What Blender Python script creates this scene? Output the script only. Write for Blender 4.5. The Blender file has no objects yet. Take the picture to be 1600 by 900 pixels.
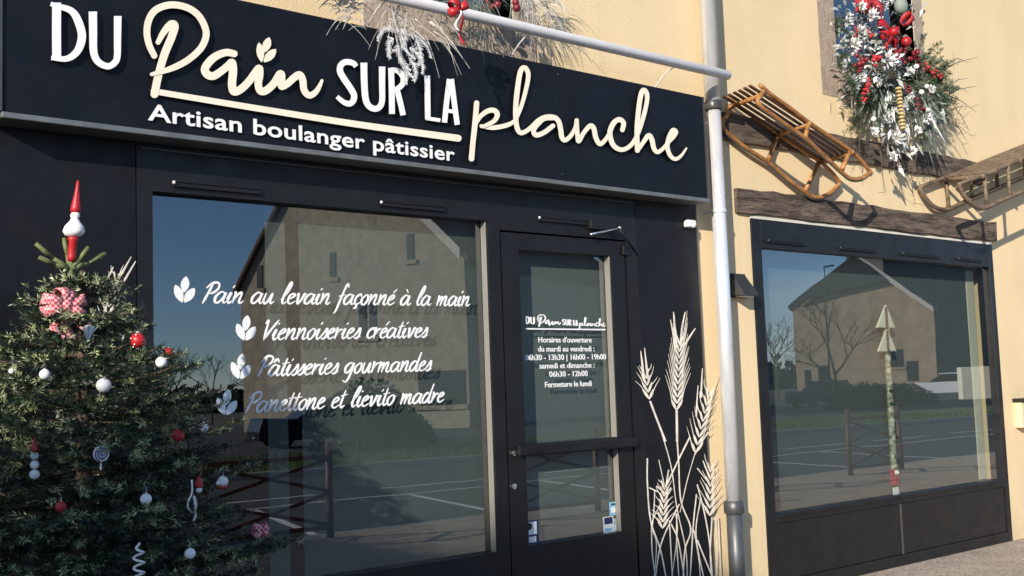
import bpy, bmesh, math, random
import numpy as np
from mathutils import Vector, Matrix
random.seed(7); rng = np.random.default_rng(11)
SC = bpy.context.scene; COL = SC.collection

# ------------------------------------------------------------------ camera
FPX, YAW, PITCH, ROLL = 1818.86, math.radians(40.578), math.radians(5.058), math.radians(-1.999)
CAM = np.array([0.0, -5.4, 1.55])
_cy, _sy, _cp, _sp = math.cos(YAW), math.sin(YAW), math.cos(PITCH), math.sin(PITCH)
FWD = np.array([_sy*_cp, _cy*_cp, _sp]); _r = np.array([_cy, -_sy, 0.0]); _u = np.cross(_r, FWD)
RGT = math.cos(ROLL)*_r + math.sin(ROLL)*_u; UPV = -math.sin(ROLL)*_r + math.cos(ROLL)*_u
cam = bpy.data.objects.new('camera', bpy.data.cameras.new('camera')); COL.objects.link(cam)
cam.data.sensor_width = 36; cam.data.lens = FPX/1600*36; cam.data.clip_start = .05; cam.data.clip_end = 3000
m = Matrix.Identity(4)
for i in range(3):
    m[i][0], m[i][1], m[i][2], m[i][3] = RGT[i], UPV[i], -FWD[i], CAM[i]
cam.matrix_world = m; SC.camera = cam
# ------------------------------------------------------------------ light
SUN = np.array([-1.7, -1.0, 0.75]); SUN /= np.linalg.norm(SUN)
wd = bpy.data.worlds.new('World'); SC.world = wd; wd.use_nodes = True
nt = wd.node_tree; bg = nt.nodes['Background']
sky = nt.nodes.new('ShaderNodeTexSky'); sky.sky_type = 'NISHITA'; sky.sun_disc = False
sky.sun_elevation = math.asin(SUN[2]); sky.sun_rotation = math.atan2(SUN[0], SUN[1]) % (2*math.pi)
sky.air_density = 1.0; sky.dust_density = .1; sky.ozone_density = 4.0; sky.altitude = 2500
ctc = nt.nodes.new('ShaderNodeTexCoord'); cmp_ = nt.nodes.new('ShaderNodeMapping'); cmp_.inputs['Scale'].default_value = (2.2, 2.2, 7); nt.links.new(ctc.outputs['Generated'], cmp_.inputs[0])
cn = nt.nodes.new('ShaderNodeTexNoise'); cn.inputs['Scale'].default_value = 1.6; cn.inputs['Detail'].default_value = 7; cn.inputs['Roughness'].default_value = .55; nt.links.new(cmp_.outputs[0], cn.inputs['Vector'])
cr_ = nt.nodes.new('ShaderNodeMapRange'); nt.links.new(cn.outputs['Fac'], cr_.inputs[0]); cr_.inputs[1].default_value = .50; cr_.inputs[2].default_value = .78; cr_.inputs[4].default_value = .5
cm = nt.nodes.new('ShaderNodeMix'); cm.data_type = 'RGBA'; nt.links.new(cr_.outputs[0], cm.inputs[0]); nt.links.new(sky.outputs[0], cm.inputs[6]); cm.inputs[7].default_value = (7.5, 7.6, 7.8, 1); nt.links.new(cm.outputs[2], bg.inputs[0]); bg.inputs[1].default_value = 0.15
sl = bpy.data.lights.new('sun', 'SUN'); sl.energy = 5.0; sl.angle = math.radians(.5); sl.color = (1, .91, .78)
so = bpy.data.objects.new('sun', sl); COL.objects.link(so)
so.rotation_euler = Vector((-SUN).tolist()).to_track_quat('-Z', 'Y').to_euler(); so.location = (-20, -15, 12)
SC.view_settings.view_transform = 'Standard'; SC.view_settings.look = 'None'
SC.view_settings.exposure = 0.37; SC.view_settings.gamma = 1; SC.view_settings.use_curve_mapping = False

# ------------------------------------------------------------------ helpers: where the photographed points lie in the place
def ray(q): return FWD*FPX + RGT*(q[0]-800) - UPV*(q[1]-450)
def W(q, y=0.0):
    d = ray(q); return CAM + (y-CAM[1])/d[1]*d
def X(q, y): return float(W(q, y)[0])
def Z(q, y): return float(W(q, y)[2])
def proj(P):
    d = np.asarray(P, float)-CAM; z = d@FWD
    return 800+FPX*(d@RGT)/z, 450-FPX*(d@UPV)/z
YG = 0.02
def mir(P): return np.array([P[0], 2*YG-P[1], P[2]])
def RG(q, z=0.0):                       # ground point whose mirror image is seen at q
    d = ray(q); return mir(CAM+(z-CAM[2])/d[2]*d)

# ------------------------------------------------------------------ materials
def mat(name, col, rough=.6, metal=0., var=0., vscale=6., bump=0., bscale=60., col2=None, stretch=(1, 1, 1), spec=None, detail=6., island=0.):
    M = bpy.data.materials.new(name); M.use_nodes = True
    t = M.node_tree; b = t.nodes['Principled BSDF']; L = t.links.new
    b.inputs['Roughness'].default_value = rough; b.inputs['Metallic'].default_value = metal
    if spec is not None: b.inputs['Specular IOR Level'].default_value = spec
    c = (*col, 1); b.inputs['Base Color'].default_value = c
    tc = t.nodes.new('ShaderNodeTexCoord'); mp = t.nodes.new('ShaderNodeMapping'); mp.inputs['Scale'].default_value = stretch
    L(tc.outputs['Object'], mp.inputs[0])
    fac = None
    if var or col2:
        n = t.nodes.new('ShaderNodeTexNoise'); n.inputs['Scale'].default_value = vscale; n.inputs['Detail'].default_value = detail
        n.inputs['Roughness'].default_value = .65
        L(mp.outputs[0], n.inputs['Vector'])
        cr = t.nodes.new('ShaderNodeValToRGB'); L(n.outputs['Fac'], cr.inputs[0])
        cr.color_ramp.elements[0].position = .34; cr.color_ramp.elements[1].position = .66
        if col2: a, d = col, col2
        else: a, d = [x*(1-var) for x in col], [min(1, x*(1+var)) for x in col]
        cr.color_ramp.elements[0].color = (*a, 1); cr.color_ramp.elements[1].color = (*d, 1)
        fac = cr.outputs[0]
    if island:
        g = t.nodes.new('ShaderNodeNewGeometry'); mr = t.nodes.new('ShaderNodeMapRange')
        L(g.outputs['Random Per Island'], mr.inputs[0]); mr.inputs[3].default_value = 1-island; mr.inputs[4].default_value = 1+island
        mx = t.nodes.new('ShaderNodeVectorMath'); mx.operation = 'SCALE'
        if fac is not None: L(fac, mx.inputs[0])
        else: mx.inputs[0].default_value = col
        L(mr.outputs[0], mx.inputs['Scale']); fac = mx.outputs[0]
    if fac is not None: L(fac, b.inputs['Base Color'])
    if bump:
        n2 = t.nodes.new('ShaderNodeTexNoise'); n2.inputs['Scale'].default_value = bscale; n2.inputs['Detail'].default_value = 5
        L(mp.outputs[0], n2.inputs['Vector'])
        bp = t.nodes.new('ShaderNodeBump'); bp.inputs['Strength'].default_value = bump; bp.inputs['Distance'].default_value = .02
        L(n2.outputs['Fac'], bp.inputs['Height']); L(bp.outputs[0], b.inputs['Normal'])
    return M

def render_mat():
    M = mat('render', (.768, .60, .358), .92, var=0, bump=.22, bscale=90)
    t = M.node_tree; L = t.links.new; b = t.nodes['Principled BSDF']
    tc = t.nodes.new('ShaderNodeTexCoord')
    big = t.nodes.new('ShaderNodeTexNoise'); big.inputs['Scale'].default_value = .9; big.inputs['Detail'].default_value = 8; big.inputs['Roughness'].default_value = .6
    L(tc.outputs['Object'], big.inputs['Vector'])
    fine = t.nodes.new('ShaderNodeTexNoise'); fine.inputs['Scale'].default_value = 45; fine.inputs['Detail'].default_value = 4
    L(tc.outputs['Object'], fine.inputs['Vector'])
    mp = t.nodes.new('ShaderNodeMapping'); mp.inputs['Scale'].default_value = (1.7, 1.7, .35); L(tc.outputs['Object'], mp.inputs[0])
    st = t.nodes.new('ShaderNodeTexNoise'); st.inputs['Scale'].default_value = 1.4; st.inputs['Detail'].default_value = 5; L(mp.outputs[0], st.inputs['Vector'])
    def ramp(src, a, b2, lo, hi):
        c = t.nodes.new('ShaderNodeMapRange'); L(src, c.inputs[0]); c.inputs[1].default_value = lo; c.inputs[2].default_value = hi
        c.inputs[3].default_value = a; c.inputs[4].default_value = b2; return c.outputs[0]
    f1 = ramp(big.outputs['Fac'], .93, 1.04, .3, .7); f2 = ramp(fine.outputs['Fac'], .97, 1.02, .3, .7); f3 = ramp(st.outputs['Fac'], .96, 1.03, .3, .65)
    def mul(a, b2):
        c = t.nodes.new('ShaderNodeMath'); c.operation = 'MULTIPLY'; L(a, c.inputs[0]); L(b2, c.inputs[1]); return c.outputs[0]
    mx = t.nodes.new('ShaderNodeVectorMath'); mx.operation = 'SCALE'; mx.inputs[0].default_value = (.768, .60, .358)
    L(mul(mul(f1, f2), f3), mx.inputs['Scale'])
    # rain streaks, splash dirt near the pavement and a few darker patches
    d1 = t.nodes.new('ShaderNodeTexNoise'); d1.inputs['Scale'].default_value = 2.1; d1.inputs['Detail'].default_value = 9; d1.inputs['Roughness'].default_value = .7; L(tc.outputs['Object'], d1.inputs['Vector'])
    sx = t.nodes.new('ShaderNodeSeparateXYZ'); gp = t.nodes.new('ShaderNodeNewGeometry'); L(gp.outputs['Position'], sx.inputs[0])
    low = ramp(sx.outputs['Z'], .34, 0, 0, .9); pat = ramp(d1.outputs['Fac'], 0, .10, .58, .75); spl = ramp(d1.outputs['Fac'], 0, 1, .35, .62)
    ad = t.nodes.new('ShaderNodeMath'); ad.operation = 'ADD'; L(mul(low, spl), ad.inputs[0]); L(pat, ad.inputs[1])
    mp2 = t.nodes.new('ShaderNodeMapping'); mp2.inputs['Scale'].default_value = (9, 9, .22); L(tc.outputs['Object'], mp2.inputs[0])
    s2 = t.nodes.new('ShaderNodeTexNoise'); s2.inputs['Scale'].default_value = 1.0; s2.inputs['Detail'].default_value = 6; L(mp2.outputs[0], s2.inputs['Vector'])
    ad2 = t.nodes.new('ShaderNodeMath'); ad2.operation = 'ADD'; L(ad.outputs[0], ad2.inputs[0]); L(ramp(s2.outputs['Fac'], 0, .16, .60, .78), ad2.inputs[1])
    mc = t.nodes.new('ShaderNodeMix'); mc.data_type = 'RGBA'; L(ad2.outputs[0], mc.inputs[0]); L(mx.outputs[0], mc.inputs[6]); mc.inputs[7].default_value = (.40, .31, .20, 1); L(mc.outputs[2], b.inputs['Base Color'])
    return M

def glass_mats():
    M = bpy.data.materials.new('window_glass'); M.use_nodes = True; t = M.node_tree; t.nodes.clear(); L = t.links.new
    o = t.nodes.new('ShaderNodeOutputMaterial'); tr = t.nodes.new('ShaderNodeBsdfTransparent'); tr.inputs[0].default_value = (.80, .86, .84, 1)
    gl = t.nodes.new('ShaderNodeBsdfGlossy'); gl.inputs['Roughness'].default_value = 0.0; gl.inputs[0].default_value = (.97, .99, 1, 1)
    gm = t.nodes.new('ShaderNodeNewGeometry'); dt = t.nodes.new('ShaderNodeVectorMath'); dt.operation = 'DOT_PRODUCT'; L(gm.outputs['Incoming'], dt.inputs[0]); L(gm.outputs['Normal'], dt.inputs[1])
    def mth(op, x, y):
        k = t.nodes.new('ShaderNodeMath'); k.operation = op
        for i_, v_ in enumerate((x, y)):
            if v_ is None: continue
            if isinstance(v_, (int, float)): k.inputs[i_].default_value = v_
            else: L(v_, k.inputs[i_])
        return k
    c_ = mth('ABSOLUTE', dt.outputs['Value'], None); g_ = mth('SUBTRACT', 1, c_.outputs[0]); p5 = mth('POWER', g_.outputs[0], 5); sch = mth('MULTIPLY', p5.outputs[0], .957); F_ = mth('ADD', sch.outputs[0], .043)
    a = mth('SUBTRACT', 1, F_.outputs[0])
    p = t.nodes.new('ShaderNodeMath'); p.operation = 'POWER'; L(a.outputs[0], p.inputs[0]); p.inputs[1].default_value = 4.5
    s = t.nodes.new('ShaderNodeMath'); s.operation = 'SUBTRACT'; s.inputs[0].default_value = 1; L(p.outputs[0], s.inputs[1])
    tc = t.nodes.new('ShaderNodeTexCoord'); nz = t.nodes.new('ShaderNodeTexNoise'); nz.inputs['Scale'].default_value = 1.3; nz.inputs['Detail'].default_value = 1
    L(tc.outputs['Object'], nz.inputs['Vector']); bp = t.nodes.new('ShaderNodeBump'); bp.inputs['Strength'].default_value = .035; bp.inputs['Distance'].default_value = .02
    L(nz.outputs['Fac'], bp.inputs['Height']); L(bp.outputs[0], gl.inputs['Normal'])
    mx = t.nodes.new('ShaderNodeMixShader'); L(s.outputs[0], mx.inputs[0]); L(tr.outputs[0], mx.inputs[1]); L(gl.outputs[0], mx.inputs[2]); L(mx.outputs[0], o.inputs[0])
    C = bpy.data.materials.new('clear_edge'); C.use_nodes = True; t = C.node_tree; t.nodes.clear()
    o = t.nodes.new('ShaderNodeOutputMaterial'); tr = t.nodes.new('ShaderNodeBsdfTransparent'); t.links.new(tr.outputs[0], o.inputs[0])
    return M, C

M = {}
M['render'] = render_mat()
M['glass'], M['clear'] = glass_mats()
M['sign_board'] = mat('sign_board', (.0048, .0062, .0098), .45, spec=.28, var=.25, vscale=2.5, bump=.02, bscale=300)
M['panel'] = mat('panel', (.0058, .0065, .0085), .48, spec=.32, var=.3, vscale=3, bump=.02, bscale=250)
M['frame'] = mat('frame', (.0085, .0088, .0095), .4, spec=.4, var=.3, vscale=5)
M['frame_grey'] = mat('frame_grey', (.055, .055, .055), .35, var=.2, vscale=8)
M['lamp_grey'] = mat('lamp_grey', (.03, .032, .034), .4, var=.2, vscale=8)
M['trim'] = mat('trim', (.24, .24, .225), .35, metal=.6, var=.2, vscale=8)
M['bead'] = mat('bead', (.26, .25, .22), .4, metal=.3)
M['black'] = mat('black', (.006, .006, .007), .5)
M['white_letter'] = mat('white_letter', (.88, .88, .87), .45)
M['cream_letter'] = mat('cream_letter', (.90, .81, .64), .45, var=.05, vscale=9)
M['letter_side'] = mat('letter_side', (.02, .018, .016), .6)
M['vinyl'] = mat('vinyl', (.86, .86, .85), .5)
M['wheat'] = mat('wheat', (.80, .72, .60), .6, var=.25, vscale=18)
M['blind'] = mat('blind', (.095, .11, .107), .8, var=.06, vscale=2)
M['door_blind'] = mat('door_blind', (.145, .165, .158), .8, var=.06, vscale=2)
M['interior'] = mat('interior', (.028, .032, .033), .8, var=.2, vscale=2)
M['timber'] = mat('timber', (.028, .019, .014), .85, col2=(.19, .14, .105), vscale=3.2, stretch=(1.2, 6, 9), bump=.8, bscale=12, detail=9)
M['stone'] = mat('stone', (.30, .235, .18), .85, col2=(.43, .35, .275), vscale=7, bump=.4, bscale=40)
M['zinc'] = mat('zinc', (.76, .77, .78), .3, metal=.45, var=.12, vscale=7, stretch=(1, 1, .3))
M['cast_iron'] = mat('cast_iron', (.10, .105, .11), .45, metal=.5, var=.2, vscale=6)
M['white_metal'] = mat('white_metal', (.72, .71, .70), .4, var=.05, vscale=5)
M['silver'] = mat('silver', (.8, .8, .8), .25, metal=1)
M['sled_wood'] = mat('sled_wood', (.20, .08, .02), .42, col2=(.50, .235, .07), vscale=9, stretch=(1, 3, 3))
M['sled_slat'] = mat('sled_slat', (.07, .032, .016), .45, col2=(.20, .095, .04), vscale=8, stretch=(1, 4, 4))
M['old_wood'] = mat('old_wood', (.09, .058, .035), .7, col2=(.25, .18, .115), vscale=6, stretch=(1, 4, 4), bump=.3, bscale=20)
M['needle'] = mat('needle', (.013, .027, .011), .4, island=.8)
M['needle_tip'] = mat('needle_tip', (.30, .34, .17), .36, island=.5)  # pale new growth; sunlit look of the tips is put into this colour too
M['fir'] = mat('fir', (.024, .052, .02), .5, island=.7)
M['bark'] = mat('bark', (.09, .065, .045), .9, var=.4, vscale=20, bump=.6, bscale=30)
M['bud'] = mat('bud', (.13, .16, .055), .6, var=.3, vscale=60)
M['red'] = mat('red', (.42, .014, .018), .35, var=.1, vscale=10)
M['matt_red'] = mat('matt_red', (.42, .025, .03), .6, var=.25, vscale=25)
M['dark_red'] = mat('dark_red', (.17, .012, .018), .4, var=.3, vscale=30)
M['white'] = mat('white', (.82, .80, .78), .4, var=.04, vscale=20)
M['frost'] = mat('frost', (.52, .54, .53), .7, island=.5)
M['frost_tuft'] = mat('frost_tuft', (.74, .74, .72), .7, island=.3)
M['pampas'] = mat('pampas', (.50, .47, .42), .8, island=.4)
M['silver_leaf'] = mat('silver_leaf', (.17, .21, .17), .7, island=.45)
M['twig'] = mat('twig', (.10, .075, .055), .8, var=.3, vscale=30)
M['yellow_wood'] = mat('yellow_wood', (.62, .47, .20), .6, var=.15, vscale=30)
M['purple'] = mat('purple', (.16, .10, .28), .4)
M['blue'] = mat('blue', (.05, .10, .30), .5)
M['cyan'] = mat('cyan', (.25, .55, .72), .5)
M['navy'] = mat('navy', (.02, .03, .10), .5)
M['asphalt'] = mat('asphalt', (.055, .056, .058), .9, var=.25, vscale=3, bump=.3, bscale=80)
M['land'] = mat('land', (.10, .105, .06), .95, var=.4, vscale=.15)
M['grass'] = mat('grass', (.06, .10, .025), .9, col2=(.13, .16, .05), vscale=1.5)
M['blade'] = mat('blade', (.07, .11, .03), .8, island=.5)
M['paint'] = mat('paint', (.72, .72, .70), .8, var=.15, vscale=10)
M['kerb'] = mat('kerb', (.36, .35, .33), .85, var=.15, vscale=6)
M['barrier'] = mat('barrier', (.085, .03, .033), .5, var=.15, vscale=10)
M['old_stone'] = mat('old_stone', (.30, .26, .20), .9, col2=(.46, .40, .30), vscale=2.2, bump=.5, bscale=8)
M['warm_stone'] = mat('warm_stone', (.36, .26, .17), .9, col2=(.52, .38, .25), vscale=1.2, bump=.5, bscale=8)
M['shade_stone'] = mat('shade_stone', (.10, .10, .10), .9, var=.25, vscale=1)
M['slate'] = mat('slate', (.05, .05, .055), .8, var=.3, vscale=3)
M['tile'] = mat('tile', (.12, .065, .045), .85, var=.35, vscale=4)
M['board'] = mat('board', (.66, .62, .54), .7, var=.1, vscale=4)
M['hole'] = mat('hole', (.015, .016, .018), .3)
M['car_white'] = mat('car_white', (.88, .88, .88), .25)
M['car_dark'] = mat('car_dark', (.012, .018, .028), .25)
M['car_glass'] = mat('car_glass', (.01, .012, .014), .08)
M['tyre'] = mat('tyre', (.012, .012, .012), .8)
M['hedge'] = mat('hedge', (.02, .035, .016), .7, island=.6)
M['cabinet'] = mat('cabinet', (.72, .69, .58), .5, var=.06, vscale=4)
M['birch'] = mat('birch', (.03, .035, .02), .8, col2=(.62, .62, .46), vscale=16, stretch=(1, 1, 1.6))
def gravel_mat():
    G = mat('gravel', (.36, .29, .23), .95, bump=.9, bscale=110)
    t = G.node_tree; L = t.links.new; b = t.nodes['Principled BSDF']; tc = t.nodes.new('ShaderNodeTexCoord')
    v = t.nodes.new('ShaderNodeTexVoronoi'); v.inputs['Scale'].default_value = 75; L(tc.outputs['Object'], v.inputs['Vector'])
    n = t.nodes.new('ShaderNodeTexNoise'); n.inputs['Scale'].default_value = 3; n.inputs['Detail'].default_value = 6; L(tc.outputs['Object'], n.inputs['Vector'])
    cr = t.nodes.new('ShaderNodeValToRGB'); L(v.outputs['Color'], cr.inputs[0])
    cr.color_ramp.elements[0].color = (.20, .155, .12, 1); cr.color_ramp.elements[1].color = (.72, .59, .47, 1)
    mr = t.nodes.new('ShaderNodeMapRange'); L(n.outputs['Fac'], mr.inputs[0]); mr.inputs[1].default_value = .3; mr.inputs[2].default_value = .7; mr.inputs[3].default_value = .8; mr.inputs[4].default_value = 1.1
    mx = t.nodes.new('ShaderNodeVectorMath'); mx.operation = 'SCALE'; L(cr.outputs[0], mx.inputs[0]); L(mr.outputs[0], mx.inputs['Scale']); L(mx.outputs[0], b.inputs['Base Color'])
    return G
M['gravel'] = gravel_mat()
def gingham_mat():
    G = mat('gingham', (.6, .1, .12), .8); t = G.node_tree; L = t.links.new; b = t.nodes['Principled BSDF']
    tc = t.nodes.new('ShaderNodeTexCoord'); ck = t.nodes.new('ShaderNodeTexChecker'); ck.inputs['Scale'].default_value = 95
    ck.inputs[1].default_value = (.50, .05, .07, 1); ck.inputs[2].default_value = (.66, .42, .42, 1)
    L(tc.outputs['Object'], ck.inputs[0]); L(ck.outputs[0], b.inputs['Base Color']); return G
M['gingham'] = gingham_mat()

for k_ in ('sign_board', 'panel', 'frame', 'zinc', 'sled_wood', 'sled_slat', 'red', 'white_metal'):
    t_ = M[k_].node_tree; n_ = t_.nodes.new('ShaderNodeTexNoise'); n_.inputs['Scale'].default_value = 4 if k_ != 'red' else 30; n_.inputs['Detail'].default_value = 9; n_.inputs['Roughness'].default_value = .7
    tc_ = t_.nodes.new('ShaderNodeTexCoord'); t_.links.new(tc_.outputs['Object'], n_.inputs['Vector']); r_ = t_.nodes.new('ShaderNodeMapRange'); r0 = t_.nodes['Principled BSDF'].inputs['Roughness'].default_value
    t_.links.new(n_.outputs['Fac'], r_.inputs[0]); r_.inputs[1].default_value = .3; r_.inputs[2].default_value = .7; r_.inputs[3].default_value = r0*.65; r_.inputs[4].default_value = r0*1.45; t_.links.new(r_.outputs[0], t_.nodes['Principled BSDF'].inputs['Roughness'])
# ------------------------------------------------------------------ mesh builder
_b = bmesh.new(); bmesh.ops.create_icosphere(_b, subdivisions=2, radius=1); ICO2 = (np.array([v.co[:] for v in _b.verts]), [tuple(v.index for v in f.verts) for f in _b.faces]); _b.free()
_b = bmesh.new(); bmesh.ops.create_icosphere(_b, subdivisions=1, radius=1); ICO1 = (np.array([v.co[:] for v in _b.verts]), [tuple(v.index for v in f.verts) for f in _b.faces]); _b.free()
class MB:
    def __init__(s): s.v = []; s.f = []; s.mi = []; s.n = 0; s.smooth = False
    def add(s, V, F, mi=0):
        V = np.asarray(V, float).reshape(-1, 3); s.v.append(V)
        for f in F: s.f.append(tuple(i+s.n for i in f)); s.mi.append(mi)
        s.n += len(V); return s
    def box(s, x0, x1, y0, y1, z0, z1, mi=0, front=None):
        V = [(x, y, z) for x in (x0, x1) for y in (y0, y1) for z in (z0, z1)]
        F = [(0, 1, 3, 2), (4, 6, 7, 5), (0, 4, 5, 1), (2, 3, 7, 6), (0, 2, 6, 4), (1, 5, 7, 3)]
        s.add(V, F, mi)
        if front is not None: s.mi[-4] = front
        return s
    def obox(s, c, ax, ay, az, mi=0):       # box from centre and three half-axis vectors
        c, ax, ay, az = map(lambda a: np.asarray(a, float), (c, ax, ay, az))
        V = [c+i*ax+j*ay+k*az for i in (-1, 1) for j in (-1, 1) for k in (-1, 1)]
        F = [(0, 1, 3, 2), (4, 6, 7, 5), (0, 4, 5, 1), (2, 3, 7, 6), (0, 2, 6, 4), (1, 5, 7, 3)]
        return s.add(V, F, mi)
    def bar(s, a, b, w, h, up=(0, 0, 1), mi=0):
        a, b, up = np.asarray(a, float), np.asarray(b, float), np.asarray(up, float)
        d = b-a; L = np.linalg.norm(d); d /= L; sd = np.cross(d, up); sd /= np.linalg.norm(sd); u2 = np.cross(sd, d)
        return s.obox((a+b)/2, d*L/2, sd*w/2, u2*h/2, mi)
    def prism(s, poly, d, mi=0):            # polygon of 3-D points pushed along d
        P = np.asarray(poly, float); n = len(P); d = np.asarray(d, float)
        F = [tuple(range(n)), tuple(range(2*n-1, n-1, -1))]+[(i, i+n, (i+1) % n+n, (i+1) % n) for i in range(n)]
        return s.add(np.vstack([P, P+d]), F, mi)
    def tube(s, P, r, seg=8, mi=0, cap=True):
        P = np.asarray(P, float); n = len(P); R = np.full(n, r, float) if np.isscalar(r) else np.asarray(r, float)
        T = np.gradient(P, axis=0); T /= np.linalg.norm(T, axis=1)[:, None]+1e-12
        ref = np.array([0, 0, 1.]) if abs(T[0][2]) < .9 else np.array([1., 0, 0])
        V = []; U = np.cross(T[0], ref); U /= np.linalg.norm(U)
        for i in range(n):
            U = U-T[i]*(U@T[i]); U /= np.linalg.norm(U)+1e-12; B = np.cross(T[i], U)
            a = np.arange(seg)*2*np.pi/seg
            V.append(P[i]+R[i]*(np.cos(a)[:, None]*U+np.sin(a)[:, None]*B))
        F = [(i*seg+j, i*seg+(j+1) % seg, (i+1)*seg+(j+1) % seg, (i+1)*seg+j) for i in range(n-1) for j in range(seg)]
        if cap: F += [tuple(range(seg-1, -1, -1)), tuple((n-1)*seg+j for j in range(seg))]
        return s.add(np.vstack(V), F, mi)
    def lathe(s, c, prof, seg=20, mi=0):    # profile (r, z) about the vertical through c
        c = np.asarray(c, float); P = [c+(0, 0, z) for r, z in prof]; a = np.arange(seg)*2*np.pi/seg
        V = np.vstack([p+np.stack([max(r, 1e-4)*np.cos(a), max(r, 1e-4)*np.sin(a), a*0], 1) for p, (r, z) in zip(P, prof)])
        n = len(prof); F = [(i*seg+j, i*seg+(j+1) % seg, (i+1)*seg+(j+1) % seg, (i+1)*seg+j) for i in range(n-1) for j in range(seg)]
        F += [tuple(range(seg-1, -1, -1)), tuple((n-1)*seg+j for j in range(seg))]
        return s.add(V, F, mi)
    def ball(s, c, r, mi=0, lo=False, sc=(1, 1, 1)):
        V, F = ICO1 if lo else ICO2
        return s.add(V*r*np.array(sc)+np.asarray(c), F, mi)
    def build(s, name, mats, parent=None, loc=None, smooth=False, bevel=0., recalc=True):
        V = np.vstack(s.v); o = np.zeros(3) if loc is None else np.asarray(loc, float)
        base = np.array(WL[parent.name]) if parent is not None else np.zeros(3)
        if parent is not None and loc is None: o = base
        me = bpy.data.meshes.new(name); me.from_pydata((V-o).tolist(), [], s.f)
        mats = mats if isinstance(mats, (list, tuple)) else [mats]
        for k in mats: me.materials.append(k)
        if len(mats) > 1: me.polygons.foreach_set('material_index', s.mi)
        if recalc:
            b = bmesh.new(); b.from_mesh(me); bmesh.ops.recalc_face_normals(b, faces=b.faces); b.to_mesh(me); b.free()
        if smooth: me.polygons.foreach_set('use_smooth', [True]*len(me.polygons))
        ob = bpy.data.objects.new(name, me); COL.objects.link(ob); ob.location = (o-base).tolist()
        if parent is not None: ob.parent = parent
        WL[ob.name] = o.tolist()
        if bevel:
            bv = ob.modifiers.new('bevel', 'BEVEL'); bv.width = bevel; bv.segments = 2; bv.limit_method = 'ANGLE'
        return ob
WL = {}
def fast_tris(name, V, mats, parent, mi=None, n=3):       # V: (N, n, 3) loose faces
    V = np.asarray(V, np.float32); N = len(V); o = np.array(WL[parent.name]) if parent is not None else np.zeros(3)
    me = bpy.data.meshes.new(name); me.vertices.add(N*n); me.loops.add(N*n); me.polygons.add(N)
    me.vertices.foreach_set('co', (V.reshape(-1, 3)-o).astype(np.float32).ravel())
    me.loops.foreach_set('vertex_index', np.arange(N*n, dtype=np.int32)); me.polygons.foreach_set('loop_start', np.arange(0, N*n, n, dtype=np.int32))
    for k in (mats if isinstance(mats, (list, tuple)) else [mats]): me.materials.append(k)
    if mi is not None: me.polygons.foreach_set('material_index', np.asarray(mi, np.int32))
    me.update(); me.validate()
    ob = bpy.data.objects.new(name, me); COL.objects.link(ob)
    if parent is not None: ob.parent = parent
    WL[ob.name] = o.tolist(); return ob
def tag(o, label=None, cat=None, group=None, kind=None):
    for k, v in (('label', label), ('category', cat), ('group', group), ('kind', kind)):
        if v: o[k] = v
    return o
def empty(name, loc, label, cat, group=None):
    o = bpy.data.objects.new(name, None); COL.objects.link(o); o.location = [float(a) for a in loc]; o.empty_display_size = .1
    WL[o.name] = [float(a) for a in loc]; return tag(o, label, cat, group)
def copy_tree(o, parent=None, off=None):
    c = o.copy(); COL.objects.link(c)
    if parent is not None: c.parent = parent
    if off is not None: c.location = (np.array(o.location)+off).tolist()
    WL[c.name] = WL[o.name]
    for ch in o.children: copy_tree(ch, c)
    return c
def catmull(P, k=7):
    P = np.asarray(P, float)
    if len(P) < 3: return P
    Q = np.vstack([2*P[0]-P[1], P, 2*P[-1]-P[-2]]); out = []
    for i in range(1, len(Q)-2):
        for t in np.arange(k)/k:
            a, b, c, d = Q[i-1], Q[i], Q[i+1], Q[i+2]
            out.append(.5*((2*b)+(c-a)*t+(2*a-5*b+4*c-d)*t*t+(3*b-a-3*c+d)*t**3))
    out.append(P[-1]); return np.array(out)
_layer = [0]
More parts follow.
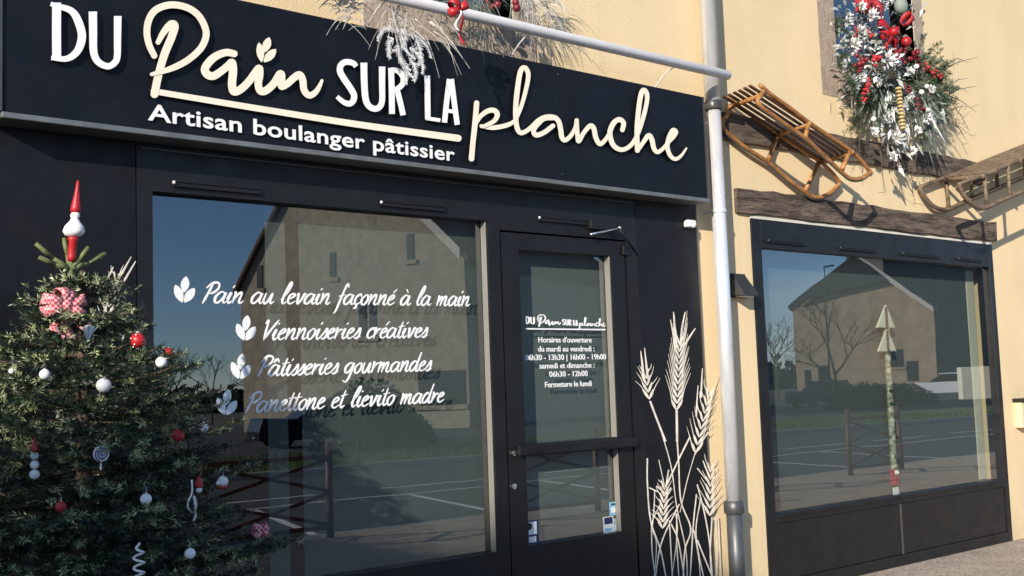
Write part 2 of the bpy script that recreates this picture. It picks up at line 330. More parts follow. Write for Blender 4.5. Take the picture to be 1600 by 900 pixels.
def ribbon(mb, pts, w, fn, y, thick, eps=.00025, smooth=True, caps=True, mi=(0, 1)):
    """pen stroke in a 2-D plane -> raised strip; fn maps (a, b, y) to the place"""
    P = catmull(pts) if smooth else np.asarray(pts, float); n = len(P)
    keep = [0]+[i for i in range(1, n) if np.linalg.norm(P[i]-P[i-1]) > 1e-9]; P = P[keep]; n = len(P)
    Wd = np.interp(np.linspace(0, 1, n), np.linspace(0, 1, len(np.atleast_1d(w))) if np.size(w) > 1 else [0, 1], w if np.size(w) > 1 else [w, w])/2
    T = np.gradient(P, axis=0); T /= np.linalg.norm(T, axis=1)[:, None]+1e-12; Nn = np.stack([-T[:, 1], T[:, 0]], 1)
    Lp, Rp = P+Nn*Wd[:, None], P-Nn*Wd[:, None]; _layer[0] += 1; k = _layer[0] % 9
    ys = y-eps*k-np.linspace(0, eps*.9*8, n)
    V = [fn(*Lp[i], ys[i]) for i in range(n)]+[fn(*Rp[i], ys[i]) for i in range(n)]
    V += [fn(*Lp[i], y+thick) for i in range(n)]+[fn(*Rp[i], y+thick) for i in range(n)]
    F = [(i, i+1, n+i+1, n+i) for i in range(n-1)]; mm = mi[0]
    mb.add(V, F, mm)
    S = [(i, 2*n+i, 2*n+i+1, i+1) for i in range(n-1)]+[(n+i, n+i+1, 3*n+i+1, 3*n+i) for i in range(n-1)]+[(0, n, 3*n, 2*n), (n-1, 2*n+n-1, 3*n+n-1, n+n-1)]
    base = mb.n-4*n
    for f in S: mb.f.append(tuple(i+base for i in f)); mb.mi.append(mi[1])
    if caps:
        for e, sg in ((0, -1), (n-1, 1)):
            a = np.linspace(-np.pi/2, np.pi/2, 8); ring = [P[e]+Wd[e]*(np.cos(t)*T[e]*sg+np.sin(t)*Nn[e]*sg) for t in a]
            V = [fn(*q, ys[e]) for q in ring]+[fn(*q, y+thick) for q in ring]
            F = [tuple(range(8))]; mb.add(V, F, mi[0]); b0 = mb.n-16
            for i in range(7): mb.f.append((b0+i, b0+i+8, b0+i+9, b0+i+1)); mb.mi.append(mi[1])
    return mb
def leaf2d(mb, tip, base, w, fn, y, thick, mi=(0, 1)):
    tip, base = np.asarray(tip, float), np.asarray(base, float); d = base-tip; L = np.linalg.norm(d); d /= L; nn = np.array([-d[1], d[0]])
    prof = [(0, 0), (.15, .3), (.4, .5), (.65, .47), (.88, .25), (1, .05)]
    pts = [tip+d*L*t+nn*w*s for t, s in prof]+[tip+d*L*t-nn*w*s for t, s in prof[::-1][:-1]]
    _layer[0] += 1; yy = y-.00025*(_layer[0] % 9); n = len(pts)
    mb.add([fn(*q, yy) for q in pts]+[fn(*q, y+thick) for q in pts], [tuple(range(n))], mi[0]); b0 = mb.n-2*n
    for i in range(n):
        j = (i+1) % n; mb.f.append((b0+i, b0+i+n, b0+j+n, b0+j)); mb.mi.append(mi[1])
def PXF(a, b, y): return W((a, b), y)
def XZF(a, b, y): return (a, y, b)
# ------------------------------------------------------------------ handwriting
PEN = {
 'a': (1.05, [[(.75, .85), (.4, 1), (.05, .6), (.1, .1), (.4, .05), (.7, .5), (.8, .95), (.75, .3), (.9, 0), (1.12, .2)]]),
 'i': (.5, [[(.0, .4), (.2, .95), (.14, .25), (.28, 0), (.52, .2)], [(.25, 1.4), (.32, 1.55)]]),
 'n': (1.0, [[(.05, .9), (.13, .95), (.1, 0)], [(.1, .15), (.35, .8), (.6, 1), (.68, .75), (.64, .2), (.78, 0), (1.02, .2)]]),
 'u': (1.0, [[(.1, .95), (.08, .3), (.25, 0), (.5, .25), (.7, .95), (.7, .25), (.82, 0), (1.05, .2)]]),
 'm': (1.35, [[(.05, .9), (.13, .95), (.1, 0)], [(.1, .15), (.3, .8), (.48, .95), (.52, .7), (.48, 0)], [(.5, .15), (.72, .85), (.92, .95), (.97, .7), (.94, .2), (1.08, 0), (1.35, .2)]]),
 'l': (.55, [[(.0, .4), (.35, 1.1), (.52, 1.8), (.4, 2.0), (.22, 1.5), (.12, .5), (.24, 0), (.55, .2)]]),
 'e': (.75, [[(.05, .42), (.4, .6), (.58, .85), (.4, 1), (.14, .75), (.1, .25), (.35, 0), (.78, .25)]]),
 'v': (.9, [[(.05, .85), (.18, .95), (.24, .35), (.35, 0), (.62, .55), (.72, 1), (.95, .8)]]),
 'f': (.65, [[(.72, 1.75), (.6, 2), (.44, 1.8), (.3, .8), (.16, -.5), (.02, -.85)], [(.05, .8), (.65, .95)]]),
 'c': (.68, [[(.62, .8), (.5, 1), (.15, .75), (.08, .3), (.3, 0), (.7, .25)]]),
 'o': (.82, [[(.4, 1), (.08, .6), (.15, .1), (.45, .02), (.7, .5), (.58, .92), (.4, .98)], [(.55, .9), (.85, .8)]]),
 's': (.62, [[(.0, .15), (.32, .7), (.45, 1), (.55, .55), (.48, .15), (.25, 0), (.06, .12)], [(.48, .1), (.68, .2)]]),
 'r': (.68, [[(.05, .9), (.13, .95), (.1, 0)], [(.1, .25), (.32, .8), (.62, .95)]]),
 't': (.55, [[(.3, 1.6), (.18, .35), (.32, 0), (.58, .2)], [(.0, 1.1), (.6, 1.22)]]),
 'd': (1.05, [[(.7, .8), (.4, 1), (.05, .55), (.15, .05), (.45, .1), (.7, .6), (.86, 1.9)], [(.86, 1.9), (.74, .3), (.88, 0), (1.1, .2)]]),
 'g': (.95, [[(.75, .85), (.4, 1), (.05, .6), (.15, .1), (.45, .15), (.72, .7), (.76, .95), (.66, -.4), (.4, -.85), (.1, -.65)]]),
 'P': (1.0, [[(.42, 1.7), (.28, .9), (.1, -.05)], [(.0, 1.35), (.4, 1.8), (.92, 1.75), (1.0, 1.3), (.6, .9), (.3, .85)]]),
 'V': (.95, [[(.0, 1.55), (.2, 1.75), (.24, .9), (.28, 0)], [(.28, 0), (.68, 1), (1.1, 1.85)]]),
 ' ': (.7, [])}
ACC = {'ç': ('c', [[(.32, 0), (.36, -.3), (.15, -.4)]]), 'é': ('e', [[(.4, 1.3), (.62, 1.6)]]), 'à': ('a', [[(.3, 1.6), (.5, 1.3)]]), 'â': ('a', [[(.2, 1.25), (.42, 1.55), (.65, 1.25)]])}
def pen_text(mb, text, q0, q1, xh, w, y, thick, slant=.48):
    a, b = W(q0, y), W(q1, y); tot = 0; gl = []
    for ch in text:
        base, ex = ACC.get(ch, (ch, [])); adv, st = PEN[base]; gl.append((tot, st+ex)); tot += adv
    sx = (b[0]-a[0])/tot; dz = (b[2]-a[2])/tot
    for x0, st in gl:
        for s in st:
            pts = [(a[0]+sx*(x0+p[0])+slant*xh*p[1]*.8, a[2]+dz*(x0+p[0])+xh*p[1]*random.uniform(.97, 1.03)) for p in s]
            ribbon(mb, pts, [w*.6, w*1.3, w*.9, w*1.15, w*.4], XZF, y, thick)
def font_text(mb, text, q0, q1, height, y, thick, bold=0., align='FIT', spacing=1., mi=(0, 1)):
    """plain sans text between two baseline points (or centred on q0 with given height)"""
    cu = bpy.data.curves.new('t', 'FONT'); cu.body = text; cu.size = 1; cu.offset = bold; cu.space_character = spacing; cu.resolution_u = 4
    ob = bpy.data.objects.new('t', cu); COL.objects.link(ob); bpy.context.view_layer.update()
    me = ob.to_mesh(); V = np.array([v.co[:] for v in me.vertices]); F = [tuple(p.vertices) for p in me.polygons]
    E = {}
    for f in F:
        for i in range(len(f)):
            e = (f[i], f[(i+1) % len(f)]); E[e] = E.get(e, 0)+1
    ob.to_mesh_clear(); bpy.data.objects.remove(ob); bpy.data.curves.remove(cu)
    x0, x1 = V[:, 0].min(), V[:, 0].max()
    cap = .7
    if align == 'FIT':
        a, b = W(q0, y), W(q1, y); U = (V[:, 0]-x0)/(x1-x0)
        P = np.stack([a[0]+U*(b[0]-a[0]), np.full(len(V), y), a[2]+U*(b[2]-a[2])+V[:, 1]/cap*height], 1)
    else:
        a = W(q0, y); sc = align/(x1-x0)
        P = np.stack([a[0]+(V[:, 0]-(x0+x1)/2)*sc, np.full(len(V), y), a[2]+V[:, 1]/cap*height], 1)
    n = len(P); mb.add(np.vstack([P, P+(0, thick, 0)]), F, mi[0]); b0 = mb.n-2*n
    for (i, j) in E:
        if (j, i) not in E: mb.f.append((b0+i, b0+i+n, b0+j+n, b0+j)); mb.mi.append(mi[1])

# ================================================================== the setting
def sheet(name, x0, x1, y0, y1, z, m_):
    mb = MB(); mb.add([(x0, y0, z), (x1, y0, z), (x1, y1, z), (x0, y1, z)], [(0, 1, 2, 3)])
    return tag(mb.build(name, m_, recalc=False), kind='structure')
sheet('ground', -900, 1200, -1200, 900, -.14, M['land'])
sheet('road', -120, 160, -17.3, -6.25, -.125, M['asphalt'])
mb = MB(); mb.box(-60, 120, -6.1, .12, -.13, 0); tag(mb.build('pavement', M['gravel']), kind='structure')
mb = MB(); mb.box(-60, 120, -6.25, -6.103, -.13, .003); tag(mb.build('kerb', M['kerb'], bevel=.01), kind='structure')
mb = MB(); mb.box(-60, 120, -17.46, -17.3, -.13, .0); tag(mb.build('kerb', M['kerb'], bevel=.01), kind='structure')
sheet('verge', -60, 120, -24, -17.46, -.01, M['grass'])
sheet('forecourt', -60, 160, -60, -24, -.012, M['asphalt'])
mb = MB()
for k in range(-1, 6):
    x = 7.2+2.95*k
    mb.add([(x, -6.5, -.121), (x+.12, -6.5, -.121), (x+1.5, -10.9, -.121), (x+1.38, -10.9, -.121)], [(0, 1, 2, 3)])
for k in range(-8, 30): mb.add([(4*k, -12.45, -.121), (4*k+2.6, -12.45, -.121), (4*k+2.6, -12.33, -.121), (4*k, -12.33, -.121)], [(0, 1, 2, 3)])
mb.add([(-40, -11.1, -.121), (80, -11.1, -.121), (80, -11.0, -.121), (-40, -11.0, -.121)], [(0, 1, 2, 3)])
tag(mb.build('road_marking', M['paint'], recalc=False), kind='structure')
# grass blades of the verge
N = 26000; px = rng.uniform(2, 45, N); py = rng.uniform(-23.5, -17.5, N); h = rng.uniform(.05, .17, N); a = rng.uniform(0, 6.28, N)
B = np.stack([px, py, px*0-.01], 1); d = np.stack([np.cos(a), np.sin(a), a*0], 1)*.012; tp = B+np.stack([rng.normal(0, .03, N), rng.normal(0, .03, N), h], 1)
tag(fast_tris('grass', np.stack([B-d, B+d, tp], 1), M['blade'], None), kind='stuff')

# ================================================================== shop building
WX0, WX1, WZ1 = -5.0, 22.0, 7.5
Yc = -.04                                   # face of the dark cladding
FX0, FX1 = 1.0, X((1091, 420), Yc); FZ1 = 2.9
RX0, RX1 = X((1180, 475), -.01), X((1563, 560), -.01); RZ1 = Z((1360, 361), -.01)
bld = empty('shop_building', (8, 0, 0), 'cream rendered shop building with weathered timber beams and stone window surrounds', 'building')
def wall_cells(mb, xs, zs, holes, y0, y1):
    for i in range(len(xs)-1):
        for j in range(len(zs)-1):
            cx, cz = (xs[i]+xs[i+1])/2, (zs[j]+zs[j+1])/2
            if any(a < cx < b and c < cz < d for a, b, c, d in holes): continue
            def q(P): mb.add(P, [(0, 1, 2, 3)])
            q([(xs[i], y0, zs[j]), (xs[i+1], y0, zs[j]), (xs[i+1], y0, zs[j+1]), (xs[i], y0, zs[j+1])])
            q([(xs[i], y1, zs[j]), (xs[i], y1, zs[j+1]), (xs[i+1], y1, zs[j+1]), (xs[i+1], y1, zs[j])])
    for a, b, c, d in holes:
        for P in ([(a, y0, c), (a, y1, c), (a, y1, d), (a, y0, d)], [(b, y0, c), (b, y0, d), (b, y1, d), (b, y1, c)], [(a, y0, d), (a, y1, d), (b, y1, d), (b, y0, d)], [(a, y0, c), (b, y0, c), (b, y1, c), (a, y1, c)]):
            mb.add(P, [(0, 1, 2, 3)])
U1 = (X((1302, 0), 0), X((1424, 0), 0), Z((1345, 112), 0), 5.6)       # upper opening, right
U2 = (X((606, 0), 0), X((800, 0), 0), Z((700, 24), 0), 5.6)           # upper opening, middle
holes = [(FX0+.05, FX1-.05, -.1, 2.75), (RX0, RX1, -.1, RZ1), U1, U2]
xs = sorted({WX0, WX1, *[h_[0] for h_ in holes], *[h_[1] for h_ in holes]}); zs = sorted({-.2, WZ1, *[h_[2] for h_ in holes], *[h_[3] for h_ in holes]})
mb = MB(); wall_cells(mb, xs, zs, holes, 0.0, .30)
mb.add([(WX0, 0, -.2), (WX0, 9, -.2), (WX0, 9, WZ1), (WX0, 0, WZ1)], [(0, 1, 2, 3)]); mb.add([(WX1, 0, -.2), (WX1, 0, WZ1), (WX1, 9, WZ1), (WX1, 9, -.2)], [(0, 1, 2, 3)])
mb.add([(WX0, 9, -.2), (WX1, 9, -.2), (WX1, 9, WZ1), (WX0, 9, WZ1)], [(0, 1, 2, 3)])
mb.build('wall', M['render'], bld, recalc=False)
mb = MB(); mb.prism([(WX0-.3, -.45, WZ1-.1), (WX0-.3, 4.5, WZ1+3), (WX0-.3, 9.4, WZ1-.1), (WX0-.3, 9.4, WZ1+.1), (WX0-.3, 4.5, WZ1+3.2), (WX0-.3, -.45, WZ1+.1)], (WX1-WX0+.6, 0, 0)); mb.build('roof', M['tile'], bld)
mb = MB()
for z0, z1 in ((-.12, -.1), (2.95, 3.0)): mb.box(.6, 14, .31, 6, z0, z1)
mb.box(.6, 14, 6, 6.1, -.1, 2.95); mb.box(.55, .6, .31, 6, -.1, 2.95); mb.box(14, 14.05, .31, 6, -.1, 2.95); mb.box(6.9, 7.0, .45, 5.9, -.1, 2.95)
mb.build('interior_shell', M['interior'], bld)
def surround(U, wl, wr, wb, ybump):
    x0, x1, z0, z1 = U; mb = MB()
    mb.box(x0-wl, x0, -ybump, .2, z0-wb, z1+.2); mb.box(x1, x1+wr, -ybump, .2, z0-wb, z1+.2)
    mb.box(x0, x1, -ybump-.002, .2, z0-wb+.0, z0); mb.box(x0, x1, -ybump, .2, z1, z1+.2)
    s = mb.build('window_surround', M['stone'], bld, bevel=.006)
    mb = MB(); mb.box(x0+.002, x1-.002, .12, .16, z0+.002, z1); p = mb.build('window_sash', M['frame'], s)
    mb = MB(); mb.box(x0+.06, x1-.06, .115, .119, z0+.06, z1-.06, 1, 0); mb.build('pane', [M['glass'], M['clear']], s, recalc=False)
surround(U1, U1[0]-X((1279, 60), 0), X((1441, 30), 0)-U1[1], U1[2]-Z((1330, 158), 0), .004)
surround(U2, U2[0]-X((566, 0), 0), X((838, 60), 0)-U2[1], U2[2]-Z((720, 80), 0), .004)
def beam(q_tl, q_tr, q_bl, q_br, y):
    P = [W(q_tl, -y), W(q_tr, -y), W(q_br, -y), W(q_bl, -y)]; xa, xb = np.mean([P[0][0], P[3][0]]), np.mean([P[1][0], P[2][0]])
    zt, zb = (P[0][2]+P[1][2])/2, (P[2][2]+P[3][2])/2
    mb = MB(); n = 26; V = []; F = []
    for i in range(n+1):
        t = i/n; x = xa+(xb-xa)*t; w1, w2, w3 = [random.uniform(-.008, .008) for _ in range(3)]
        for (yy, zz) in ((-y+w3, zb+w1), (-y-w3, zt+w2), (.15, zt+w2), (.15, zb+w1)): V.append((x, yy, zz))
    for i in range(n):
        for k in range(4): F.append((i*4+k, i*4+(k+1) % 4, (i+1)*4+(k+1) % 4, (i+1)*4+k))
    F += [(3, 2, 1, 0), tuple(n*4+k for k in range(4))]
    mb.add(V, F); return mb.build('timber_beam', M['timber'], bld, bevel=.006)
beam((1125, 179), (1535, 250), (1130, 224), (1532, 281), .03)
beam((1151, 294), (1557, 346), (1153, 332), (1559, 377), .03)

# ================================================================== bakery front
front = empty('bakery_front', (4, Yc, 0), 'dark anthracite bakery shopfront with large glazed window, glass door and wheat graphic', 'shopfront')
gx0, gx1 = X((231, 400), YG), X((754, 420), YG); gz0, gz1 = Z((700, 872), YG), Z((480, 323), YG)
dx0, dx1 = X((791, 600), Yc), X((985, 600), Yc)          # door leaf
dz1 = Z((880, 370), Yc); hz = 2.97
mullx = X((766, 500), Yc)
pl = X((1003, 600), Yc)                                    # start of right panel
lp = X((213, 300), Yc)                                     # end of left panel
mb = MB(); mb.box(FX0-3, lp-.002, Yc, .1, 0.0, hz); t_ = mb.build('cladding_panel', M['panel'], front, bevel=.003)
mb = MB(); mb.box(pl+.004, FX1, Yc, .1, 0.0, hz); panelR = mb.build('cladding_panel', M['panel'], front, bevel=.003)
mb = MB(); mb.box(FX1+.001, FX1+.02, Yc+.008, .05, 0, 2.88); mb.build('edge_trim', M['frame_grey'], front)
# frame of the big window
fr_y = Yc-.0
mb = MB()
mb.box(lp+.002, gx0, fr_y, .1, 0, hz); mb.box(gx0, gx1+.0, fr_y, .1, gz1, hz); mb.box(gx0, gx1, fr_y, .1, 0.0, gz0)
mb.box(gx1, dx0-.012, fr_y, .1, 0, hz)
mb.box(dx0-.012, dx1+.012, fr_y, .1, dz1+.012, hz); mb.box(dx1+.012, pl, fr_y, .1, 0, hz)
win = mb.build('window_frame', M['frame'], front)
mb = MB(); zj = Z((560, 300), Yc)+.0
mb.box(lp+.02, pl-.01, fr_y-.012, fr_y-.0005, gz1+.2, gz1+.204+.006); mb.build('drip_strip', M['frame_grey'], win)
def frame_bead(x, z0, z1, par, w=.02):
    mb = MB(); mb.box(x-w, x-.001, Yc+.012, YG-.002, z0, z1); return mb.build('glazing_bead', M['bead'], par, bevel=.003)
frame_bead(gx1, gz0, gz1, win, .010)
def pane(x0, x1, z0, z1, par, y=YG):
    mb = MB(); mb.box(x0, x1, y, y+.024, z0, z1, 1, 0); return mb.build('pane', [M['glass'], M['clear']], par, recalc=False)
pane(gx0+.001, gx1-.001, gz0+.001, gz1-.001, win)
# vents
def vent(q0, q1, y, par, h_=.03):
    a, b = W(q0, y), W(q1, y); z = (a[2]+b[2])/2
    mb = MB(); mb.box(a[0], b[0], y-.016, y-.0006, z-h_/2, z+h_/2); mb.box(a[0]+.005, b[0]-.005, y-.022, y-.0161, z+h_/2-.008, z+h_/2)
    mb.box(a[0]+.003, b[0]-.003, y-.003, y-.0005, z-h_*.9, z-h_/2-.001)
    v = mb.build('trickle_vent', M['black'], par, bevel=.003)
    mb = MB(); mb.lathe((0, 0, 0), [(.001, 0), (.008, .001), (.009, .006), (.004, .01), (.001, .011)], 10)
    V = mb.v[0]; mb.v[0] = np.stack([V[:, 0]+a[0]+.004, -V[:, 2]+y-.0165, V[:, 1]+z+.004], 1); mb.build('screw_cap', M['white' if h_ > .025 else 'frame_grey'], v, smooth=True)
vent((268, 287), (406, 300), Yc, win); vent((592, 317), (694, 328), Yc, win); vent((839, 341), (945, 352), Yc, win)
# door
door = MB(); st = .085
lgz1, lgz0, uz0, uz1 = Z((880, 708), Yc), Z((900, 842), Yc), Z((880, 690), Yc), Z((880, 394), Yc)
gl_, gr_ = X((817, 560), Yc), X((962, 560), Yc)
dY = Yc+.004
door.box(dx0, gl_, dY, .05, .01, dz1); door.box(gr_, dx1, dY, .05, .01, dz1)
door.box(gl_, gr_, dY, .05, uz1, dz1); door.box(gl_, gr_, dY, .05, lgz1, uz0); door.box(gl_, gr_, dY, .05, .01, lgz0)
dr = door.build('door', M['frame'], front)
pane(gl_+.001, gr_-.001, uz0+.001, uz1-.001, dr); pane(gl_+.001, gr_-.001, lgz0+.001, lgz1-.001, dr)
frame_bead(gr_, uz0+.002, uz1-.002, dr, .013); frame_bead(gr_, lgz0+.002, lgz1-.002, dr, .006)
mb = MB(); zc = (lgz1+uz0)/2; mb.box(dx0+.05, dx1-.0, dY-.05, dY-.028, zc-.028, zc+.03); mb.box(dx0+.06, dx0+.1, dY-.028, dY-.0005, zc-.02, zc+.02); mb.box(dx1-.1, dx1-.05, dY-.028, dY-.0005, zc-.02, zc+.02)
mb.build('push_bar', M['frame'], dr, bevel=.006)
for q in ((802, 708), (802, 760)):
    c = W(q, dY); mb = MB(); mb.lathe((0, 0, 0), [(.001, 0), (.017, .001), (.017, .012), (.001, .014)], 14); V = mb.v[0]
    mb.v[0] = np.stack([V[:, 0]+c[0], -V[:, 2]+dY-.0008, V[:, 1]+c[2]], 1); mb.build('lock_cylinder', M['silver'], dr, smooth=False)
# door closer arm
a, b = W((924, 366), Yc-.05), W((968, 356), Yc-.05); e = W((993, 393), Yc-.03)
mb = MB(); c0 = W((925, 352), Yc); mb.box(c0[0]-.05, c0[0]+.16, Yc-.045, Yc-.0005, c0[2]-.03, c0[2]+.03); cl = mb.build('door_closer', M['black'], dr, bevel=.006)
mb = MB(); mb.tube([a, b], .008, 8); mb.ball(b, .014); mb.ball(a, .011); mb.build('closer_arm', M['silver'], cl, smooth=True)
mb = MB(); mb.tube([b+(0, .0, -.012), (b+e)/2+(0, 0, .0), e], .009, 8); mb.build('closer_link', M['black'], cl, smooth=True)
mb = MB(); zh = Z((990, 393), Yc); mb.box(dx1-.03, dx1+.03, Yc-.02, Yc-.0007, zh-.03, zh+.03); mb.build('hinge', M['black'], dr, bevel=.004)
# writing on the window
TY = YG-.002
def leaf_icon(q, s=1.0):
    mb = MB(); x, y = q
    leaf2d(mb, (x+3*s, y-21*s), (x-1*s, y+4*s), 13*s, PXF, TY, .0012); leaf2d(mb, (x-14*s, y-8*s), (x-3*s, y+19*s), 13*s, PXF, TY, .0012); leaf2d(mb, (x+16*s, y-3*s), (x+0*s, y+19*s), 13*s, PXF, TY, .0012)
    mb.build('leaf_emblem', M['vinyl'], win, recalc=False)
for q, s in (((288, 453), 1.02), ((384, 513), .98), ((376, 573), .98), ((354, 629), 1.0)): leaf_icon(q, s)
for tx, q0, q1, xh in (('Pain au levain façonné à la main', (315, 473), (733, 478), .056), ('Viennoiseries créatives', (407, 531), (666, 527), .056), ('Pâtisseries gourmandes', (401, 588), (672, 579), .056), ('Panettone et lievito madre', (382, 645), (692, 628), .056)):
    mb = MB(); pen_text(mb, tx, q0, q1, xh, .0098, TY, .0012); mb.build('vinyl_lettering', M['vinyl'], win, recalc=False)

# ------------------------------------------------------------------ sign
SY = -.20
sx0, sx1 = X((3, 100), SY), X((1103, 260), SY); sz0, sz1 = Z((600, 256), SY), Z((700, 68), SY)
sign = empty('shop_sign', ((sx0+sx1)/2, SY, sz0), 'long dark navy shop sign board with raised white and cream lettering', 'sign')
mb = MB(); mb.box(sx0, sx1, SY, Yc-.004, sz0+.03, sz1); brd = mb.build('sign_board', M['sign_board'], sign, bevel=.003)
for xj in (sx0+(sx1-sx0)*.36, sx0+(sx1-sx0)*.70):
    mb = MB(); mb.box(xj-.0015, xj+.0015, SY-.0008, SY+.004, sz0+.034, sz1-.004); mb.build('panel_joint', M['black'], brd)
    for zz in (sz0+.07, sz1-.05): mb = MB(); mb.ball((xj+.03, SY, zz), .006, sc=(1, .4, 1)); mb.build('screw', M['frame_grey'], brd)
mb = MB(); mb.box(sx0-.004, sx1+.004, SY-.012, Yc-.004, sz0, sz0+.028); mb.build('sign_trim', M['trim'], sign, bevel=.004)
mb = MB(); mb.box(sx0-.022, sx0-.002, SY-.012, Yc-.004, sz0+.03, sz1+.01); mb.box(sx1+.001, sx1+.012, SY-.004, Yc-.004, sz0+.03, sz1); mb.build('side_trim', M['frame_grey'], sign)
LET = {}
LET['DU'] = ([[(88.5, 4), (88.3, 50), (88.5, 92)], [(79, 6), (92, 10), (108, 15), (117, 23), (124, 38), (128, 56), (124, 74), (115, 86), (102, 92), (80, 90.5)], [(145, 18), (145.5, 50), (146, 78), (150, 92), (158, 100), (169, 103.5), (178, 99), (183, 89), (183.6, 60), (184, 25)]],
             [[14.5, 14.5, 14.5], [7, 10, 13, 13.5, 11, 7], [13.5, 12.5, 11, 10, 11, 12.5]], 'white_letter')
LET['Pain'] = ([[(241, 87), (233, 70), (229.5, 50), (233, 30), (244, 15), (266, 7.6), (290, 11), (308, 22), (319, 39), (322, 56), (314, 75), (296, 92), (276, 103.5), (256, 111), (237, 116)],
                [(247, 66), (256, 50), (267, 38), (273, 41), (268, 58), (258, 82), (251, 104), (246, 124), (241.5, 147)],
                [(366, 84), (353, 82), (337, 88), (325, 99), (320, 109), (325, 117), (334, 118.5), (346, 111), (357, 102), (362.5, 98), (364, 112), (362.5, 130), (364, 141), (369, 143), (378, 138), (389, 127), (400, 112), (405, 107), (405.5, 118), (403.5, 130), (405.5, 140), (411, 143), (419, 139), (429, 129), (437, 116), (440, 119), (439.5, 133), (442, 135), (450, 130), (460, 121), (468, 117), (473, 125), (474.5, 138), (478.5, 146), (485, 149), (493.5, 143.5), (499, 135), (503, 126)],
                [(240, 142.5), (400, 169), (560, 194.5), (716, 216)]],
               [[10, 11, 11.5, 11, 11, 11, 10.5, 6], [8, 12, 13, 13, 12.5, 13], [11, 13, 13, 12, 13.5, 13, 12.5, 12.5, 12, 12.5, 12.5, 11, 12, 11, 10, 5], [9.5, 10, 10.5, 11]], 'cream_letter')
LET['SUR'] = ([[(556.5, 104), (553, 99.5), (546, 97), (538, 97.5), (532, 103), (531.5, 112), (537.5, 123), (547, 137), (553, 148), (552, 157), (546, 162), (537, 159.5), (526.5, 151)], [(568.5, 98), (569, 125), (571, 153), (576, 165), (585, 170), (593, 167), (597, 157), (597, 130), (597, 104)],
               [(611, 106), (612, 140), (612.5, 178)], [(611, 109), (622, 111), (629.5, 120), (629.5, 130), (622, 138), (612, 141)], [(620, 139), (625, 158), (630, 180)]],
              [[8, 9.5, 10, 10.5, 10, 9.5, 7], [11, 10.5, 10, 9.5, 9.5, 10.5], [9.5, 9.5], [8, 9, 9, 8], [9, 9]], 'white_letter')
LET['LA'] = ([[(667.5, 118), (668, 150), (668.5, 186)], [(665, 184.5), (688, 188)], [(702.5, 123.5), (698, 158), (694.5, 191.5)], [(705, 123.5), (709.5, 158), (714.5, 195)], [(697, 172.5), (711, 174.8)]], [[9.5, 9], [6, 6], [9, 8.5], [9, 8.5], [6, 6]], 'white_letter')
LET['planche'] = ([[(744.7, 161), (742.5, 190), (739, 222), (736.7, 248)], [(743.6, 193), (751, 181.5), (762, 173.5), (772, 172.5), (777, 179), (772, 189), (757, 197)], [(752, 197), (768, 199.5), (784, 197.6), (797, 193.5), (806, 187)],
                   [(806, 187), (814.5, 166), (822, 139), (825.5, 117), (820.5, 106), (813.5, 111), (808.8, 137), (805.8, 169), (806.8, 194), (811.6, 206.5), (820, 206), (831.4, 197.6), (841, 188.5), (853, 183), (866, 183.5), (873, 190), (876, 202), (878, 214.6), (882.8, 219), (891, 213), (898.5, 201), (901, 189)],
                   [(866, 184), (851, 185), (841, 193), (833.8, 203), (837.5, 211), (850, 207), (864, 196.5)], [(901, 188), (902, 206), (904, 221), (911.7, 208), (921.5, 197), (927.5, 200), (931, 215), (937.5, 225), (946.5, 217.5), (953, 207)],
                   [(972.5, 203), (974.3, 192.5), (968, 186.7), (959, 192), (953, 207), (957, 224.5), (966.7, 233), (978, 232.3), (990, 221.7), (1000, 200), (1008.5, 170), (1011.3, 150), (1007, 141), (1002, 146), (998, 170), (995.3, 203), (996, 235)],
                   [(996.7, 235), (1006, 221), (1013.5, 211.5), (1018.5, 218), (1021.7, 231.7), (1027, 237.5), (1035, 233), (1045, 221.7), (1053, 213), (1056.3, 206), (1051.5, 203.3), (1046, 213), (1042.7, 228), (1046.7, 242), (1055, 248.5), (1064.5, 243), (1072.5, 231.7)]],
                  [[8.5, 9, 8.5, 9], [6, 8, 8.5, 6], [6, 7.5, 7.5, 5], [6, 7, 8, 8.5, 8, 7, 8, 8, 8, 7, 6.5], [8, 8, 8, 7.5], [7, 7, 7, 8, 8, 7, 6], [7.5, 8, 8.5, 8, 7, 7, 7, 8, 8, 8], [6, 7.5, 8, 7, 6, 6.5, 7, 7.5, 7, 6, 3]], 'cream_letter')
for k, (st_, ws, mt) in LET.items():
    mb = MB()
    for s, w in zip(st_, ws): ribbon(mb, s, np.array(w)*.97, PXF, SY-.021, .0205, caps=(k not in ('DU', 'SUR', 'LA')))
    if k == 'Pain':
        for tp, bs, w in (((421, 58), (412.7, 82), 13), ((404.5, 66), (409, 97), 12), ((431.5, 76.5), (412.5, 97), 13)): leaf2d(mb, tp, bs, w, PXF, SY-.021, .0205)
    mb.build('lettering', [M[mt], M['letter_side']], sign, recalc=False)
mb = MB(); font_text(mb, 'Artisan boulanger pâtissier', (231, 187), (711, 252), .079, SY-.012, .0115, bold=.018, spacing=1.03)
mb.build('lettering', [M['white_letter'], M['letter_side']], sign, recalc=False)
